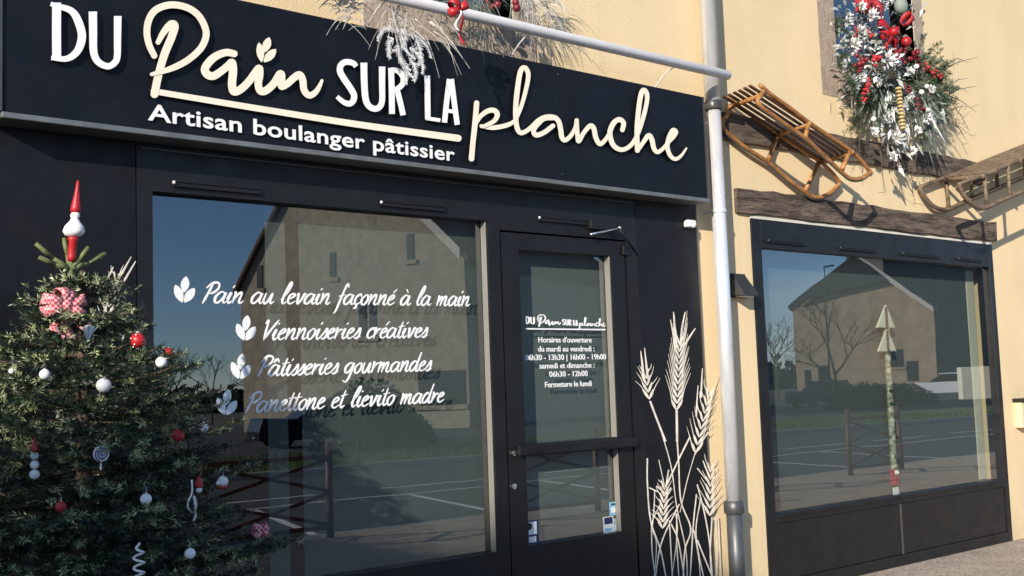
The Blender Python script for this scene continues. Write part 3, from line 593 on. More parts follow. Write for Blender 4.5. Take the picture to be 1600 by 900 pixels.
# the same writing, small, on the door, and the opening hours
def mini(a, b, y):
    u = (a-79)/(1072-79); v = (b-(60+(a-79)*.138)); P = W((821+u*125, 0), TY); base = W((821, 513), TY); base2 = W((946, 514), TY)
    x = base[0]+u*(base2[0]-base[0]); z = base[2]+.045-v*.00052-.0
    return (x, y, z)
mb = MB()
for k, (st_, ws, mt) in LET.items():
    for s, w in zip(st_, ws):
        if k == 'Pain' and len(s) == 4: continue
        ribbon(mb, s, np.array(w)*1.15, mini, TY, .0012, caps=False, mi=(0, 0))
a, b = W((821, 513.5), TY), W((946, 515), TY); mb.box(a[0], b[0], TY, TY+.0012, (a[2]+b[2])/2-.005, (a[2]+b[2])/2+.004)
mb.build('vinyl_lettering', M['vinyl'], dr, recalc=False)
mb = MB()
for tx, qc, wpx in (("Horaires d'ouverture", (884, 535), 83), ('du mardi au vendredi :', (886, 549), 88), ('06h30 - 13h30 | 16h00 - 19h00', (886, 562), 126), ('samedi et dimanche :', (887, 575), 86), ('06h30 - 12h00', (889, 588), 60), ('Fermeture le lundi', (889, 604), 73)):
    wm = X((qc[0]+wpx/2, qc[1]), TY)-X((qc[0]-wpx/2, qc[1]), TY)
    font_text(mb, tx, qc, None, .034, TY, .0012, bold=.012, align=wm, mi=(0, 0))
mb.build('vinyl_lettering', M['vinyl'], dr, recalc=False)
def sticker(px0, px1, py0, py1, mt, dy=0., mats=None, ex=()):
    a, b = W((px0, py1), TY), W((px1, py0), TY); mb = MB(); mb.box(a[0], b[0], TY-dy, TY-dy+.0012, a[2], b[2])
    for (u0, u1, v0, v1, m_) in ex:
        w_, h_ = b[0]-a[0], b[2]-a[2]; mb.box(a[0]+u0*w_, a[0]+u1*w_, TY-dy-.0012, TY-dy-.0004, a[2]+v0*h_, a[2]+v1*h_, m_)
    mb.build('sticker', [M[k] for k in (mats or [mt])], dr, recalc=False)
sticker(813, 841, 812, 858, 'navy', 0, ['navy', 'white', 'black'], [(.04, .9, .48, .95, 1), (.1, .85, .18, .4, 1)])
mb = MB(); c = W((826, 823), TY-.002); 
th = np.linspace(0, 2*np.pi, 20, endpoint=False); mb.prism([(c[0]+.028*math.cos(t), TY-.0016, c[2]+.022*math.sin(t)) for t in th], (0, -.0008, 0)); mb.build('sticker', M['black'], dr)
sticker(953, 976, 782, 806, 'cyan', 0, ['cyan', 'white', 'navy'], [(.1, .9, .75, .9, 2), (.1, .9, .2, .6, 1)])
sticker(943, 958, 806, 834, 'white', .002, ['white', 'cyan', 'navy'], [(.1, .9, .55, .95, 2), (.1, .8, .1, .3, 1)])
sticker(959, 977, 808, 832, 'white', .0, ['cyan', 'white', 'yellow_wood'], [(.1, .9, .1, .55, 1), (.1, .9, .65, .95, 2)])

# ------------------------------------------------------------------ wheat graphic
def wheat(polys, ears, par, y):
    mb = MB()
    for pts, w in polys: ribbon(mb, pts, w, PXF, y-.0006, .0005, eps=.00012, caps=False, mi=(0, 0))
    for (cx, cy), (tx, ty), rows, aw in ears:
        for i in range(rows):
            t = i/(rows-1); bx, by = cx+(tx-cx)*t, cy+(ty-cy)*t; sp = (1-.35*t)
            dx_, dy_ = (tx-cx)/max(1, abs(ty-cy)), -1
            for s in (-1, 1):
                leaf2d(mb, (bx+s*9*sp+dx_*16, by-17), (bx+dx_*2, by), 4.4*sp, PXF, y-.0006, .0005, mi=(0, 0))
                al = aw*(1-.2*t)+random.uniform(-4, 6)
                ribbon(mb, [(bx+s*7*sp+dx_*10, by-12), (bx+s*12*sp+dx_*al*.5, by-12-al*.5), (bx+s*(15+5*(1-t))*sp+dx_*al, by-12-al)], [1.5, 1.2, .5], PXF, y-.0006, .0005, eps=.00012, caps=False, mi=(0, 0))
    mb.build('wheat_graphic', M['wheat'], par, recalc=False)
def q4(L): return [(1000+a/3.913, 670+b/3.913) for a, b in L]
def q3(L): return [(990+a/4.09, 470+b/4.09) for a, b in L]
S3 = [(q3([(275, 700), (277, 800), (278, 900)]), 3.6), (q3([(105, 640), (150, 760), (205, 900)]), 3.0), (q3([(330, 70), (312, 160), (298, 290)]), [1.4, 3, 3.4]), (q3([(255, 70), (262, 160), (275, 300)]), [1.4, 3, 3.4]), (q3([(395, 175), (355, 235), (315, 300)]), [1.4, 3, 3.2]), (q3([(235, 120), (255, 220), (270, 320)]), [1.2, 2.6, 3]),
      (q3([(45, 320), (55, 400), (66, 500)]), [1.2, 3, 3.4]), (q3([(70, 300), (80, 400), (92, 500)]), [1.2, 3, 3.4]), (q3([(440, 430), (435, 520), (430, 620)]), [1.2, 2.4, 3]), (q3([(412, 540), (405, 640), (400, 740)]), [1.2, 2.2, 2.6])]
S4 = [[(125, 0), (190, 230), (225, 480), (280, 740), (290, 940)], [(222, 0), (236, 200), (250, 440), (310, 610), (275, 740), (262, 940)], [(305, 50), (235, 190), (160, 350)], [(333, 160), (290, 310), (258, 450), (245, 510)], [(415, 20), (333, 160)],
      [(45, 180), (45, 330), (65, 560), (125, 740), (165, 940)], [(115, 190), (150, 350)], [(175, 250), (158, 360)], [(130, 450), (70, 590), (100, 700), (85, 940)], [(240, 460), (130, 700), (90, 940)], [(190, 580), (235, 690), (275, 940)], [(350, 340), (395, 520), (425, 700), (445, 940)],
      [(350, 240), (420, 330)], [(385, 195), (432, 310)], [(345, 400), (325, 600), (305, 940)], [(370, 430), (342, 650), (395, 940)], [(350, 680), (440, 900)], [(475, 530), (495, 940)], [(70, 590), (75, 760), (100, 940)], [(215, 500), (228, 640), (190, 940)], [(440, 540), (430, 760), (440, 940)], [(55, 360), (110, 385)], [(90, 380), (85, 500), (75, 600)],
      [(190, 360), (160, 400)], [(100, 350), (150, 390)], [(225, 520), (225, 700), (240, 940)], [(330, 620), (360, 800), (370, 940)], [(180, 560), (190, 760), (200, 940)], [(460, 540), (470, 740), (462, 940)]]
S4 = [(q4(s), random.uniform(1.2, 2.5)) for s in S4]
ears = [((1057, 641), (1062, 540), 11, 46), ((1015, 624), (1010, 592), 4, 16), ((1086, 708), (1106, 622), 8, 26), ((1035, 826), (1038, 766), 7, 10), ((1109, 806), (1110, 738), 7, 16)]
wheat(S3+S4, ears, panelR, Yc)
SL = [([(177, 417), (170, 432), (160, 452)], [1.5, 3, 3.2]), ([(205, 401), (192, 424), (176, 452)], [1.5, 3.2, 3.5]), ([(212, 408), (199, 430), (184, 456)], [1.5, 3.2, 3.5]), ([(170, 470), (130, 560), (60, 720)], 4)]
wheat(SL, [((160, 520), (180, 440), 7, 20)], t_, Yc)

# ------------------------------------------------------------------ display window on the right
RY = -.008
shopw = empty('display_window', ((RX0+RX1)/2, RY, 0), 'black framed shop display window with dark lower panels under the timber lintel', 'window')
rgx0, rgx1 = X((1193, 560), .03), X((1546, 500), .03); rgz1, rgz0 = Z((1360, 403), .03), Z((1395, 774), .03)
mb = MB(); mb.box(RX0+.002, rgx0, RY, .12, 0, RZ1-.004); mb.box(rgx1, RX1-.002, RY, .12, 0, RZ1-.004); mb.box(rgx0, rgx1, RY, .12, rgz1, RZ1-.004); mb.box(rgx0, rgx1, RY, .12, 0, .09); mb.box(rgx0, rgx1, RY, .12, rgz0-.07, rgz0)
mb.build('window_frame', M['frame'], shopw, bevel=.003)
pane(rgx0+.001, rgx1-.001, rgz0+.001, rgz1-.001, shopw, .03)
xm = X((1410, 820), RY)
mb = MB(); mb.box(rgx0+.01, xm-.012, .0, .04, .092, rgz0-.072); mb.build('lower_panel', M['frame'], shopw, bevel=.004)
mb = MB(); mb.box(xm+.012, rgx1-.01, .0, .04, .092, rgz0-.072); mb.build('lower_panel', M['frame'], shopw, bevel=.004)
mb = MB(); mb.box(xm-.009, xm+.009, RY+.002, .05, .092, rgz0-.072); mb.build('panel_strip', M['frame_grey'], shopw, bevel=.002)
mb = MB(); mb.box(rgx0, rgx1, RY-.012, RY-.0005, rgz0-.03, rgz0+.0); mb.build('sill', M['frame'], shopw, bevel=.004)
mb = MB(); mb.box(RX0-.0, RX1+.0, -.012, .1, RZ1-.003, RZ1+.018); mb.build('joint_strip', M['board'], shopw)
for a, b in (((1197, 376), (1256, 383)), ((1310, 388), (1366, 393)), ((1408, 397), (1466, 402)), ((1495, 405), (1533, 408))): vent(a, b, RY, shopw, .022)
# bright reveal lining inside the right end
mb = MB(); mb.box(rgx1-.14, rgx1-.002, .16, .30, rgz0, rgz1-.02); mb.build('reveal_lining', mat('lining', (.66, .62, .48), .6), shopw)

# roller blinds behind the panes
def blind(x0, x1, z0, z1, y, label, mt='blind'):
    o = empty('roller_blind', ((x0+x1)/2, y, z1), label, 'blind', 'grey blinds behind the shop glass')
    mb = MB(); mb.box(x0, x1, y, y+.003, z0, z1); mb.build('fabric', M[mt], o)
    mb = MB(); mb.tube([(x0, y+.03, z1+.012), (x1, y+.03, z1+.012)], .025, 10); mb.build('roller', M['frame'], o, smooth=True)
    mb = MB(); mb.box(x0, x1, y-.005, y+.012, z0-.025, z0); mb.build('bottom_bar', M['frame'], o)
by = .078
blind(X((415, 420), by), X((446, 420), by), .35, gz1+.06, by, 'narrow grey roller blind left of the wide one in the bakery window')
blind(X((468, 420), by), gx1+.1, .35, gz1+.06, by+.001, 'wide grey roller blind behind the white lettering of the bakery window')
blind(dx0+.02, dx1+.1, .2, 2.56, by+.002, 'grey roller blind behind the glass door with the opening hours', 'door_blind')
blind(rgx0+.004, rgx1-.16, .5, rgz1-.004, .16, 'grey roller blind behind the display window on the right wall')

# painted stake ornament in the display window
c0, c1 = W((1383, 482), .1), W((1399, 771), .1)
tot = empty('window_stake', c1, 'birch log stake with two white wooden trees and red tag inside display window', 'ornament')
mb = MB(); n = 14; P = [c0+(c1-c0)*(.1+.9*i/n) for i in range(n+1)]; mb.tube(P, [.028+random.uniform(-.003, .004) for _ in P], 10); mb.build('log', M['birch'], tot, smooth=True)
for q, hh in (((1385, 512), 36), ((1387, 549), 36)):
    b0 = W(q, .065); t0 = W((q[0]-1, q[1]-hh), .065); wv = .14
    mb = MB(); mb.prism([b0+(-wv, 0, 0), b0+(wv, 0, 0), b0+(.02, 0, (t0-b0)[2])], (0, .018, 0)); tr_ = mb.build('wooden_tree', M['cabinet'], tot, bevel=.003)
    mb = MB(); mb.box(b0[0]-.012, b0[0]+.012, .052, .063, b0[2]-.01, t0[2]-.02); mb.build('slot_strip', M['twig'], tr_)
mb = MB(); c = W((1397, 747), .065); mb.box(c[0]-.05, c[0]+.05, .055, .07, c[2]-.06, c[2]+.075); mb.build('red_tag', M['matt_red'], tot, bevel=.004)
mb = MB(); c = W((1398, 765), .06); mb.box(c[0]-.04, c[0]+.04, .045, .054, c[2]-.04, c[2]+.02); mb.ball(W((1399, 738), .06)-(0, .01, 0), .022); mb.build('white_tag', M['white'], tot)
mb = MB()
for k in range(7):
    p_ = c0+(c1-c0)*(.45+.07*k); mb.ball(p_+(random.uniform(-.02, .02), -.022, 0), .02, lo=True)
mb.build('green_moss', M['fir'], tot)

# ------------------------------------------------------------------ down-pipe
pc = X((1104, 20), -.12); pr = .058; py_ = -.13
xa, xb = X((1105, 40), py_), X((1137, 560), py_); pxm = (xa+xb)/2
pipe = empty('drain_pipe', (pxm, py_, 0), 'grey zinc drain pipe with dark cast iron foot running down the cream wall', 'drain pipe')
zc1, zc2 = Z((1106, 158), py_), Z((1140, 788), py_)
mb = MB(); mb.tube([(pxm, py_, zc1-.05), (pxm, py_, 6), (pxm, py_, WZ1)], pr, 24); mb.build('upper_pipe', M['zinc'], pipe, smooth=True)
mb = MB(); mb.tube([(pxm+.004, py_, zc2), (pxm+.004, py_, 2), (pxm+.004, py_, zc1+.03)], pr-.007, 24); mb.build('lower_pipe', M['zinc'], pipe, smooth=True)
mb = MB(); mb.tube([(pxm, py_, zc1-.06), (pxm, py_, zc1-.05), (pxm, py_, zc1+.0), (pxm, py_, zc1+.006)], [pr+.001, pr+.005, pr+.005, pr+.001], 24); mb.build('coupling', M['frame_grey'], pipe, smooth=True)
zz = Z((1125, 333), py_); mb = MB(); mb.tube([(pxm+.004, py_, zz), (pxm+.004, py_, zz+.025)], pr-.001, 24); mb.bar((pxm, py_+pr, zz+.012), (pxm, 0.0, zz+.012), .015, .015); mb.build('bracket', M['zinc'], pipe)
mb = MB(); mb.tube([(pxm+.004, py_, 0), (pxm+.004, py_, .3), (pxm+.004, py_, zc2-.005)], pr-.002, 24); mb.build('iron_foot', M['cast_iron'], pipe, smooth=True)
mb = MB(); mb.tube([(pxm+.004, py_, zc2-.07), (pxm+.004, py_, zc2-.06), (pxm+.004, py_, zc2+.015), (pxm+.004, py_, zc2+.022)], [pr+.002, pr+.012, pr+.012, pr+.001], 24); mb.build('collar', M['cast_iron'], pipe, smooth=True)

# light rail over the sign
ly = -.30
a, b = W((520, -18), ly), W((1138, 115), ly); zz = (W((700, 19), ly)[2]+b[2])/2
rail = empty('light_rail', ((a[0]+b[0])/2, ly, zz), 'white tubular light rail on thin arms above the shop sign', 'light rail')
mb = MB(); mb.tube([(2.0, ly, zz), (4, ly, zz), (b[0]-.004, ly, zz), (b[0], ly, zz)], [.033, .033, .033, .03], 20); mb.build('tube', M['white_metal'], rail, smooth=True)
for xq in ((1062, 112), (836, 62), (610, 20)):
    x = X(xq, ly); th = np.linspace(0, 1, 9); mb = MB(); mb.tube([(x, ly+.02+(Yc-ly-.03)*t, zz-.01-(zz-sz1+.0)*(t**2)*.8) for t in th], .0045, 8); mb.build('arm', M['white_metal'], rail, smooth=True)

# wall lamp
lx0, lx1 = X((1137, 445), -.0), X((1167, 445), 0); lz0, lz1 = Z((1150, 466), -.06), Z((1150, 426), -.06)
lamp = empty('wall_lamp', ((lx0+lx1)/2, 0, lz0), 'small dark wedge shaped wall lamp beside the drain pipe', 'lamp')
mb = MB(); mb.box(lx0+.03, lx1-.03, -.014, -.0006, lz0+.01, lz1); mb.build('back_plate', M['black'], lamp, bevel=.003)
mb = MB(); xm_ = (lx0+lx1)/2
mb.add([(lx0+.045, -.0145, lz1), (lx1-.045, -.0145, lz1), (lx1, -.0145, lz0+.02), (lx0, -.0145, lz0+.02), (lx1-.02, -.13, lz0+.02), (lx0+.02, -.13, lz0+.02)], [(0, 1, 4, 5), (0, 5, 3), (1, 2, 4), (3, 5, 4, 2), (0, 3, 2, 1)]); mb.build('shade', M['lamp_grey'], lamp, bevel=.003)
mb = MB(); mb.box(lx0+.045, lx1-.045, -.10, -.03, lz0+.012, lz0+.019); mb.build('diffuser', M['white_metal'], lamp)
c = W((1079, 350), Yc-.03); sen = empty('motion_sensor', (c[0], Yc, c[2]), 'small white security sensor under the right end of the sign', 'sensor')
mb = MB(); mb.box(c[0]-.045, c[0]+.045, Yc-.05, Yc-.0006, c[2]-.025, c[2]+.028); mb.build('housing', M['white'], sen, bevel=.012)
mb = MB(); mb.ball((c[0]+.01, Yc-.045, c[2]-.012), .018); mb.build('lens', M['white_metal'], sen, smooth=True)
c = W((1601, 645), -.04); lb = empty('letter_box', (c[0]+.05, 0, c[2]), 'cream wall letter box with dark hood cut off at right edge', 'letter box')
mb = MB(); x0 = X((1594, 645), -.06); z0, z1 = Z((1598, 668), -.06), Z((1598, 628), -.06); mb.box(x0, x0+.35, -.08, -.0006, z0, z1); mb.build('box', M['render'], lb, bevel=.004)
mb = MB(); mb.box(x0-.02, x0+.37, -.1, -.0006, z1+.001, z1+.035); mb.build('hood', M['black'], lb, bevel=.004)

# ================================================================== sleds
def sled(label, pts_rail, pts_run, bars, posts, yin, yout, tz, extra, woodm, rr=.0175):
    """pts in photographed pixels of the wall-side runner; the sled is yin..yout deep from the wall"""
    rail_ = [W(q, -yin) for q in pts_rail]; run = [W(q, -yin) for q in pts_run]
    c = np.mean(rail_, axis=0); root = empty('sled', c, label, 'sled', 'old wooden sleds hung on the wall'); d = np.array([0, -(yout-yin), tz]); extra = np.array(extra)
    for off in (np.zeros(3), d):
        outer = off[1] != 0; wt = np.sin(np.pi*np.linspace(0, 1, len(catmull(np.array(run), 6))))[:, None]**.5*(extra if outer else 0*extra)
        mb = MB(); P = catmull(np.array(run), 6)+off+wt; mb.tube(P, rr, 8); r_ = mb.build('runner', woodm, root, smooth=True)
        mb = MB(); P2 = catmull(np.array([p for p in run]), 6)+off+wt
        mb.tube(P2+np.array([0, 0, -.018]), .006, 6); mb.build('iron_strip', M['cast_iron'], r_, smooth=True)
        mb = MB(); mb.tube(catmull(np.array(rail_), 5)+off, rr*.92, 8); mb.build('side_rail', woodm, root, smooth=True)
    for q in bars:
        p = W(q, -yin); mb = MB(); mb.tube([p+(0, .03, -.012), p+d*.5+(0, 0, -.012), p+d+(0, -.03, -.012)], rr, 8); mb.build('cross_bar', woodm, root, smooth=True)
    for q0, q1 in posts:
        for off in (np.zeros(3), d):
            p0, p1 = W(q0, -yin)+off, W(q1, -yin)+off+(extra if off[1] else 0); mb = MB(); mb.tube([p0, (p0+p1)/2, p1], [.02, .016, .02], 8); mb.build('post', woodm, root, smooth=True)
    return root, d
Q = lambda L: [(1110+a/3.461, 110+b/3.461) for a, b in L]
S1r = Q([(100, 150), (160, 200), (260, 268), (365, 345), (480, 420), (590, 492), (650, 545), (702, 608)])
S1u = Q([(112, 190), (95, 235), (62, 285), (80, 330), (130, 372), (200, 425), (310, 497), (420, 590), (510, 660), (570, 688), (640, 668), (702, 610)])
yi, yo = .05, .335
r1, d1 = sled('orange brown slatted wooden sled hanging tilted beside the drain pipe', S1r, S1u, Q([(112, 190), (360, 345), (592, 492)]), [(Q([(365, 345)])[0], Q([(310, 497)])[0]), (Q([(590, 492)])[0], Q([(512, 655)])[0])], yi, yo, .035, (0, -.06, .085), M['sled_wood'])
A0, A1 = W(Q([(112, 190)])[0], -yi), W(Q([(610, 505)])[0], -yi); dirv = (A1-A0)/np.linalg.norm(A1-A0); nv = np.cross(np.array([0, 1., 0]), dirv); nv = nv*np.sign(nv[2])
for k in range(6):
    t = (k+.5)/6; yk = d1*t; mb = MB()
    mb.bar(A0-dirv*.12+yk+nv*.012, A1+dirv*.03+yk+nv*.012, .026, .014, up=nv); mb.build('slat', M['sled_slat'], r1, bevel=.003)
Q2 = lambda L: [(1400+a/4.5, 200+b/4.5) for a, b in L]
S2r = Q2([(165, 418), (280, 372), (400, 332), (560, 262), (700, 205), (900, 125), (1100, 48)])
S2u = Q2([(165, 418), (205, 490), (260, 548), (325, 573), (390, 562), (500, 512), (700, 430), (900, 345), (1100, 262)])
yi2, yo2 = .05, .41
r2, d2 = sled('weathered grey brown plank seat sled hanging over the display window', S2r, S2u, Q2([(330, 352), (600, 245), (900, 125)]), [(Q2([(350, 350)])[0], Q2([(372, 566)])[0]), (Q2([(520, 280)])[0], Q2([(535, 500)])[0]), (Q2([(700, 205)])[0], Q2([(715, 425)])[0]), (Q2([(900, 125)])[0], Q2([(910, 340)])[0])], yi2, yo2, -.035, (0, 0, 0), M['old_wood'], .021)
B0, B1 = W(Q2([(370, 345)])[0], -yi2), W(Q2([(1080, 56)])[0], -yi2); dv2 = (B1-B0)/np.linalg.norm(B1-B0); nv2 = np.cross(np.array([0, 1., 0]), dv2); nv2 = nv2*np.sign(nv2[2])
for k in range(6):
    t = (k+.5)/6; yk = d2*t; mb = MB(); mb.bar(B0+yk+nv2*.012, B1+yk+nv2*.012, .050, .016, up=nv2); mb.build('seat_board', M['old_wood'], r2, bevel=.004)

# ================================================================== fir needles
def needles(P0, P1, per_m, ln, wd, lift=.0, jit=.25):
    """needles round twig segments P0-P1 (N,3); returns triangles"""
    L = np.linalg.norm(P1-P0, axis=1); cnt = np.maximum(1, (L*per_m).astype(int)); idx = np.repeat(np.arange(len(L)), cnt); n = len(idx)
    t = rng.uniform(0, 1, n)[:, None]; A = P0[idx]+(P1-P0)[idx]*t; T = ((P1-P0)/(L[:, None]+1e-9))[idx]
    R = rng.normal(size=(n, 3)); R[:, 2] = R[:, 2]+lift; R -= T*(R*T).sum(1)[:, None]; R /= np.linalg.norm(R, axis=1)[:, None]+1e-9
    D = R*.85+T*.55+rng.normal(0, jit*.4, (n, 3)); D /= np.linalg.norm(D, axis=1)[:, None]
    S = np.cross(D, T); S /= np.linalg.norm(S, axis=1)[:, None]+1e-9; l = ln*rng.uniform(.7, 1.1, n)[:, None]; w = wd*rng.uniform(.7, 1.2, n)[:, None]
    return np.stack([A-S*w*.5, A+D*l*.5-S*w*.55, A+D*l, A+D*l*.5+S*w*.55], 1), idx
# ------------------------------------------------------------------ christmas tree
TX, TYY, TZ = 1.74, -.68, 2.07
def rad(z): return min(.74, .69*max(0, TZ-z)**.55)
tree = empty('christmas_tree', (TX, TYY, 0), 'bushy green fir christmas tree with hanging ornaments in front of the shop window', 'tree')
mb = MB(); mb.tube([(TX, TYY, 0), (TX, TYY, 1), (TX, TYY, 1.7), (TX, TYY, TZ+.03)], [.06, .045, .02, .009], 10); mb.build('trunk', M['bark'], tree, smooth=True)
seg0, seg1, tipf, wood = [], [], [], MB()
def twig(a, b, tipness, depth):
    a, b = np.asarray(a), np.asarray(b); seg0.append(a); seg1.append(b); tipf.append(tipness)
z = .25; k = 0
while z < TZ-.04:
    R = rad(z)+.02; nb = int(6+R*9)
    for i in range(nb):
        an = k*1.1+i*2*math.pi/nb+random.uniform(-.25, .25); L = R*random.uniform(.78, 1.12); zz = z+random.uniform(-.035, .035)
        dv = np.array([math.cos(an), math.sin(an), 0]); n = max(3, int(L/.06)); pts = []
        for j in range(n+1):
            t = j/n; pts.append(np.array([TX, TYY, zz])+dv*L*t+np.array([0, 0, -.10*L*t+.20*L*t*t+.02]))
        wood.tube(pts[::2]+[pts[-1]] if len(pts) > 4 else pts, np.linspace(.007, .002, len(pts[::2])+1 if len(pts) > 4 else len(pts)), 4, cap=False)
        sd = np.array([-dv[1], dv[0], 0])
        for j in range(n):
            t = (j+.5)/n
            if t < .2 and L > .3: continue
            twig(pts[j], pts[j+1], 1. if j == n-1 else t*.6, 0)
            sl = min(.24, .5*L*(1-t)+.045)
            for s in (-1, 1):
                if random.random() < .2: continue
                d_ = dv*.6+sd*s*random.uniform(.6, 1)+np.array([0, 0, random.uniform(-.1, .28)]); d_ /= np.linalg.norm(d_); p0 = pts[j]+(pts[j+1]-pts[j])*random.random(); p1 = p0+d_*sl
                pm = (p0+p1)/2; twig(p0, pm, t*.5, 1); twig(pm, p1+np.array([0, 0, .01]), .9, 1)
                if sl > .09:
                    for s2 in (-1, 1):
                        e = np.cross(d_, [0, 0, 1]); e /= np.linalg.norm(e)+1e-9; d2_ = d_*.7+e*s2*.7; p2 = pm+d2_*sl*.45; twig(pm, p2, .9, 2)
    z += .062+.05*(TZ-z)/2; k += 1
seg0, seg1, tipf = np.array(seg0), np.array(seg1), np.array(tipf)
# keep what the picture can plausibly see thick, drop what is inside the wall
mid = (seg0+seg1)/2; keep = (np.maximum(seg0[:, 1], seg1[:, 1]) < -.10); seg0, seg1, tipf = seg0[keep], seg1[keep], tipf[keep]
tri, idx = needles(seg0, seg1, 330, .027, .0036, lift=.4)
tip = tipf[idx]+rng.normal(0, .18, len(idx)); okm = tri[:, :, 1].max(1) < -.07; tri, idx = tri[okm], idx[okm]
star = (tipf > .85) & (rng.uniform(size=len(tipf)) < .27); tip = star[idx] & (rng.uniform(size=len(idx)) < .85)
fast_tris('crown', tri, [M['needle'], M['needle_tip']], tree, tip.astype(int), n=4)
for v in wood.v: v[:, 1] = np.minimum(v[:, 1], -.075)
wood.build('branches', M['bark'], tree, recalc=False)
# leading shoot with its ring of buds
ap = W((110, 436), TYY); mb = MB(); mb.tube([(TX, TYY, TZ-.02), ap+(0, 0, .03), W((112, 398), TYY)], [.012, .010, .007], 8); mb.build('leader_shoot', M['bud'], tree, smooth=True)
bt0, bt1 = [], []
for q in ((56, 381), (62, 402), (138, 386), (165, 396), (100, 372), (128, 412)):
    dy = random.uniform(-.05, .05); b_ = W((110, 420), TYY)+(0, 0, 0); e_ = W(q, TYY+dy); bt0.append(b_); bt1.append(b_+(e_-b_)*.5+(0, 0, -.008)); bt0.append(b_+(e_-b_)*.5+(0, 0, -.008)); bt1.append(e_)
t2, _ = needles(np.array(bt0), np.array(bt1), 380, .015, .003, lift=.3)
mb = MB()
for a_, b_ in zip(bt0, bt1): mb.tube([a_, (a_+b_)/2, b_], [.007, .0105, .008], 8)
mb.build('top_buds', M['bud'], tree, smooth=True); fast_tris('top_needles', t2, M['needle_tip'], tree, n=4)

# ------------------------------------------------------------------ ornaments
def on_tree(q, back=.96):
    d = ray(q); d = d/np.linalg.norm(d); best = None
    for s in np.arange(3.5, 7.5, .01):
        p = CAM+d*s
        if math.hypot(p[0]-TX, p[1]-TYY) < rad(p[2])*back: return p
    return W(q, TYY)
SCL = 1/FPX
def msize(p, npx): return npx*float((p-CAM)@FWD)/FPX
def hook(mb, p, r): mb.tube([p+(0, 0, r*.95), p+(0, .004, r+.03), p+(0, .02, r+.05)], .0022, 5)
def orn(name, q, label, group=None): p = on_tree(q); return p, empty(name, p, label, 'ornament', group)
# finial
p0, p1 = W((112, 402), TYY), W((122, 281), TYY); H = p1[2]-p0[2]
o = empty('tree_topper', p0, 'red and white glass finial on the tip of the christmas tree', 'ornament')
def lat(name, prof, mt, par): mb = MB(); mb.lathe((0, 0, 0), [(r*H, zz*H) for r, zz in prof], 18); V = mb.v[0]; mb.v[0] = V*1+p0+np.outer(V[:, 2]/H, (p1-p0)-np.array([0, 0, H])); mb.build(name, mt, par, smooth=True)
lat('stem', [(.05, -.05), (.055, .0), (.05, .2), (.07, .235), (.06, .26)], M['red'], o); lat('bulb', [(.04, .255), (.105, .28), (.135, .33), (.115, .40), (.065, .46), (.045, .50), (.06, .53), (.05, .57)], M['white'], o)
lat('spire', [(.045, .565), (.066, .60), (.06, .66), (.04, .78), (.026, .88), (.018, .97), (.004, 1.0)], M['red'], o)
# gingham bow
p = W((98, 478), TYY-.16); bow = empty('ribbon_bow', p, 'large red and white gingham bow near the top of the tree', 'bow')
def loop(c, ang, L, w, m_, name, par, out=.05):
    u = np.array([math.cos(ang), 0, math.sin(ang)]); v = np.array([-math.sin(ang), 0, math.cos(ang)]); mb = MB(); n = 14; V = []
    for i in range(n+1):
        t = i/n*2*math.pi; r = math.sin(t/2); x = L*(1-math.cos(t))/2; yy = -out*math.sin(t)-.01
        for s in (-.5, .5): V.append(c+u*x+v*s*w*(.45+.55*x/L)*(1)+np.array([0, yy, 0]))
    for i in range(n+1):
        pass
    mb.add(V, [(2*i, 2*i+1, 2*i+3, 2*i+2) for i in range(n)]); ob = mb.build(name, m_, par, smooth=True, recalc=False)
    sm = ob.modifiers.new('s', 'SOLIDIFY'); sm.thickness = .002; return ob
def tail(c, ang, L, w, m_, name, par):
    u = np.array([math.cos(ang), 0, math.sin(ang)]); v = np.array([-math.sin(ang), 0, math.cos(ang)]); mb = MB(); n = 8; V = []
    for i in range(n+1):
        t = i/n
        for s in (-.5, .5): V.append(c+u*L*t+v*s*w*(.5+.6*t)+np.array([0, -.02-.02*math.sin(t*7), 0]))
    mb.add(V, [(2*i, 2*i+1, 2*i+3, 2*i+2) for i in range(n)]); ob = mb.build(name, m_, par, smooth=True, recalc=False); sm = ob.modifiers.new('s', 'SOLIDIFY'); sm.thickness = .002
for an in (2.75, .35, 3.5, -.5): loop(p, an+random.uniform(-.1, .1), .085, .046, M['gingham'], 'bow_loop', bow)
loop(p, 1.75, .07, .04, M['gingham'], 'bow_loop', bow); loop(p, 1.2, .065, .04, M['gingham'], 'bow_loop', bow)
tail(p, -1.45, .13, .05, M['gingham'], 'bow_tail', bow); tail(p, -1.9, .11, .05, M['gingham'], 'bow_tail', bow); tail(p, -.75, .12, .045, M['gingham'], 'bow_tail', bow)
mb = MB(); mb.ball(p+(0, -.045, 0), .022, sc=(1, .8, 1.2)); mb.build('bow_knot', M['gingham'], bow, smooth=True)
def bauble(q, dpx, mt, label, name='bauble', capm='white', extra=None, group='baubles on the christmas tree'):
    p, o = orn(name, q, label, group); r = msize(p, dpx*.92)/2; mb = MB(); mb.ball(p, r); mb.build('ball', M[mt], o, smooth=True)
    mb = MB(); mb.lathe(p+(0, 0, r*.92), [(.001, 0), (r*.22, .001), (r*.22, r*.2), (.001, r*.22)], 10); mb.tube([p+(0, 0, r*1.1), p+(.004, .004, r*1.1+.012), p+(-.002, .012, r*1.1+.028)], .0011, 5); mb.build('cap', M['silver'], o)
    if extra: extra(p, r, o)
    return p, r, o
def snow_cap(p, r, o):
    mb = MB(); mb.ball(p+(0, -r*.05, r*.5), r*.82, sc=(1, 1, .6))
    for k in range(9): a = k*.7; mb.ball(p+(r*.85*math.cos(a), r*.85*math.sin(a), r*.42), r*.16, lo=True)
    mb.build('snow_cap', M['white'], o, smooth=True)
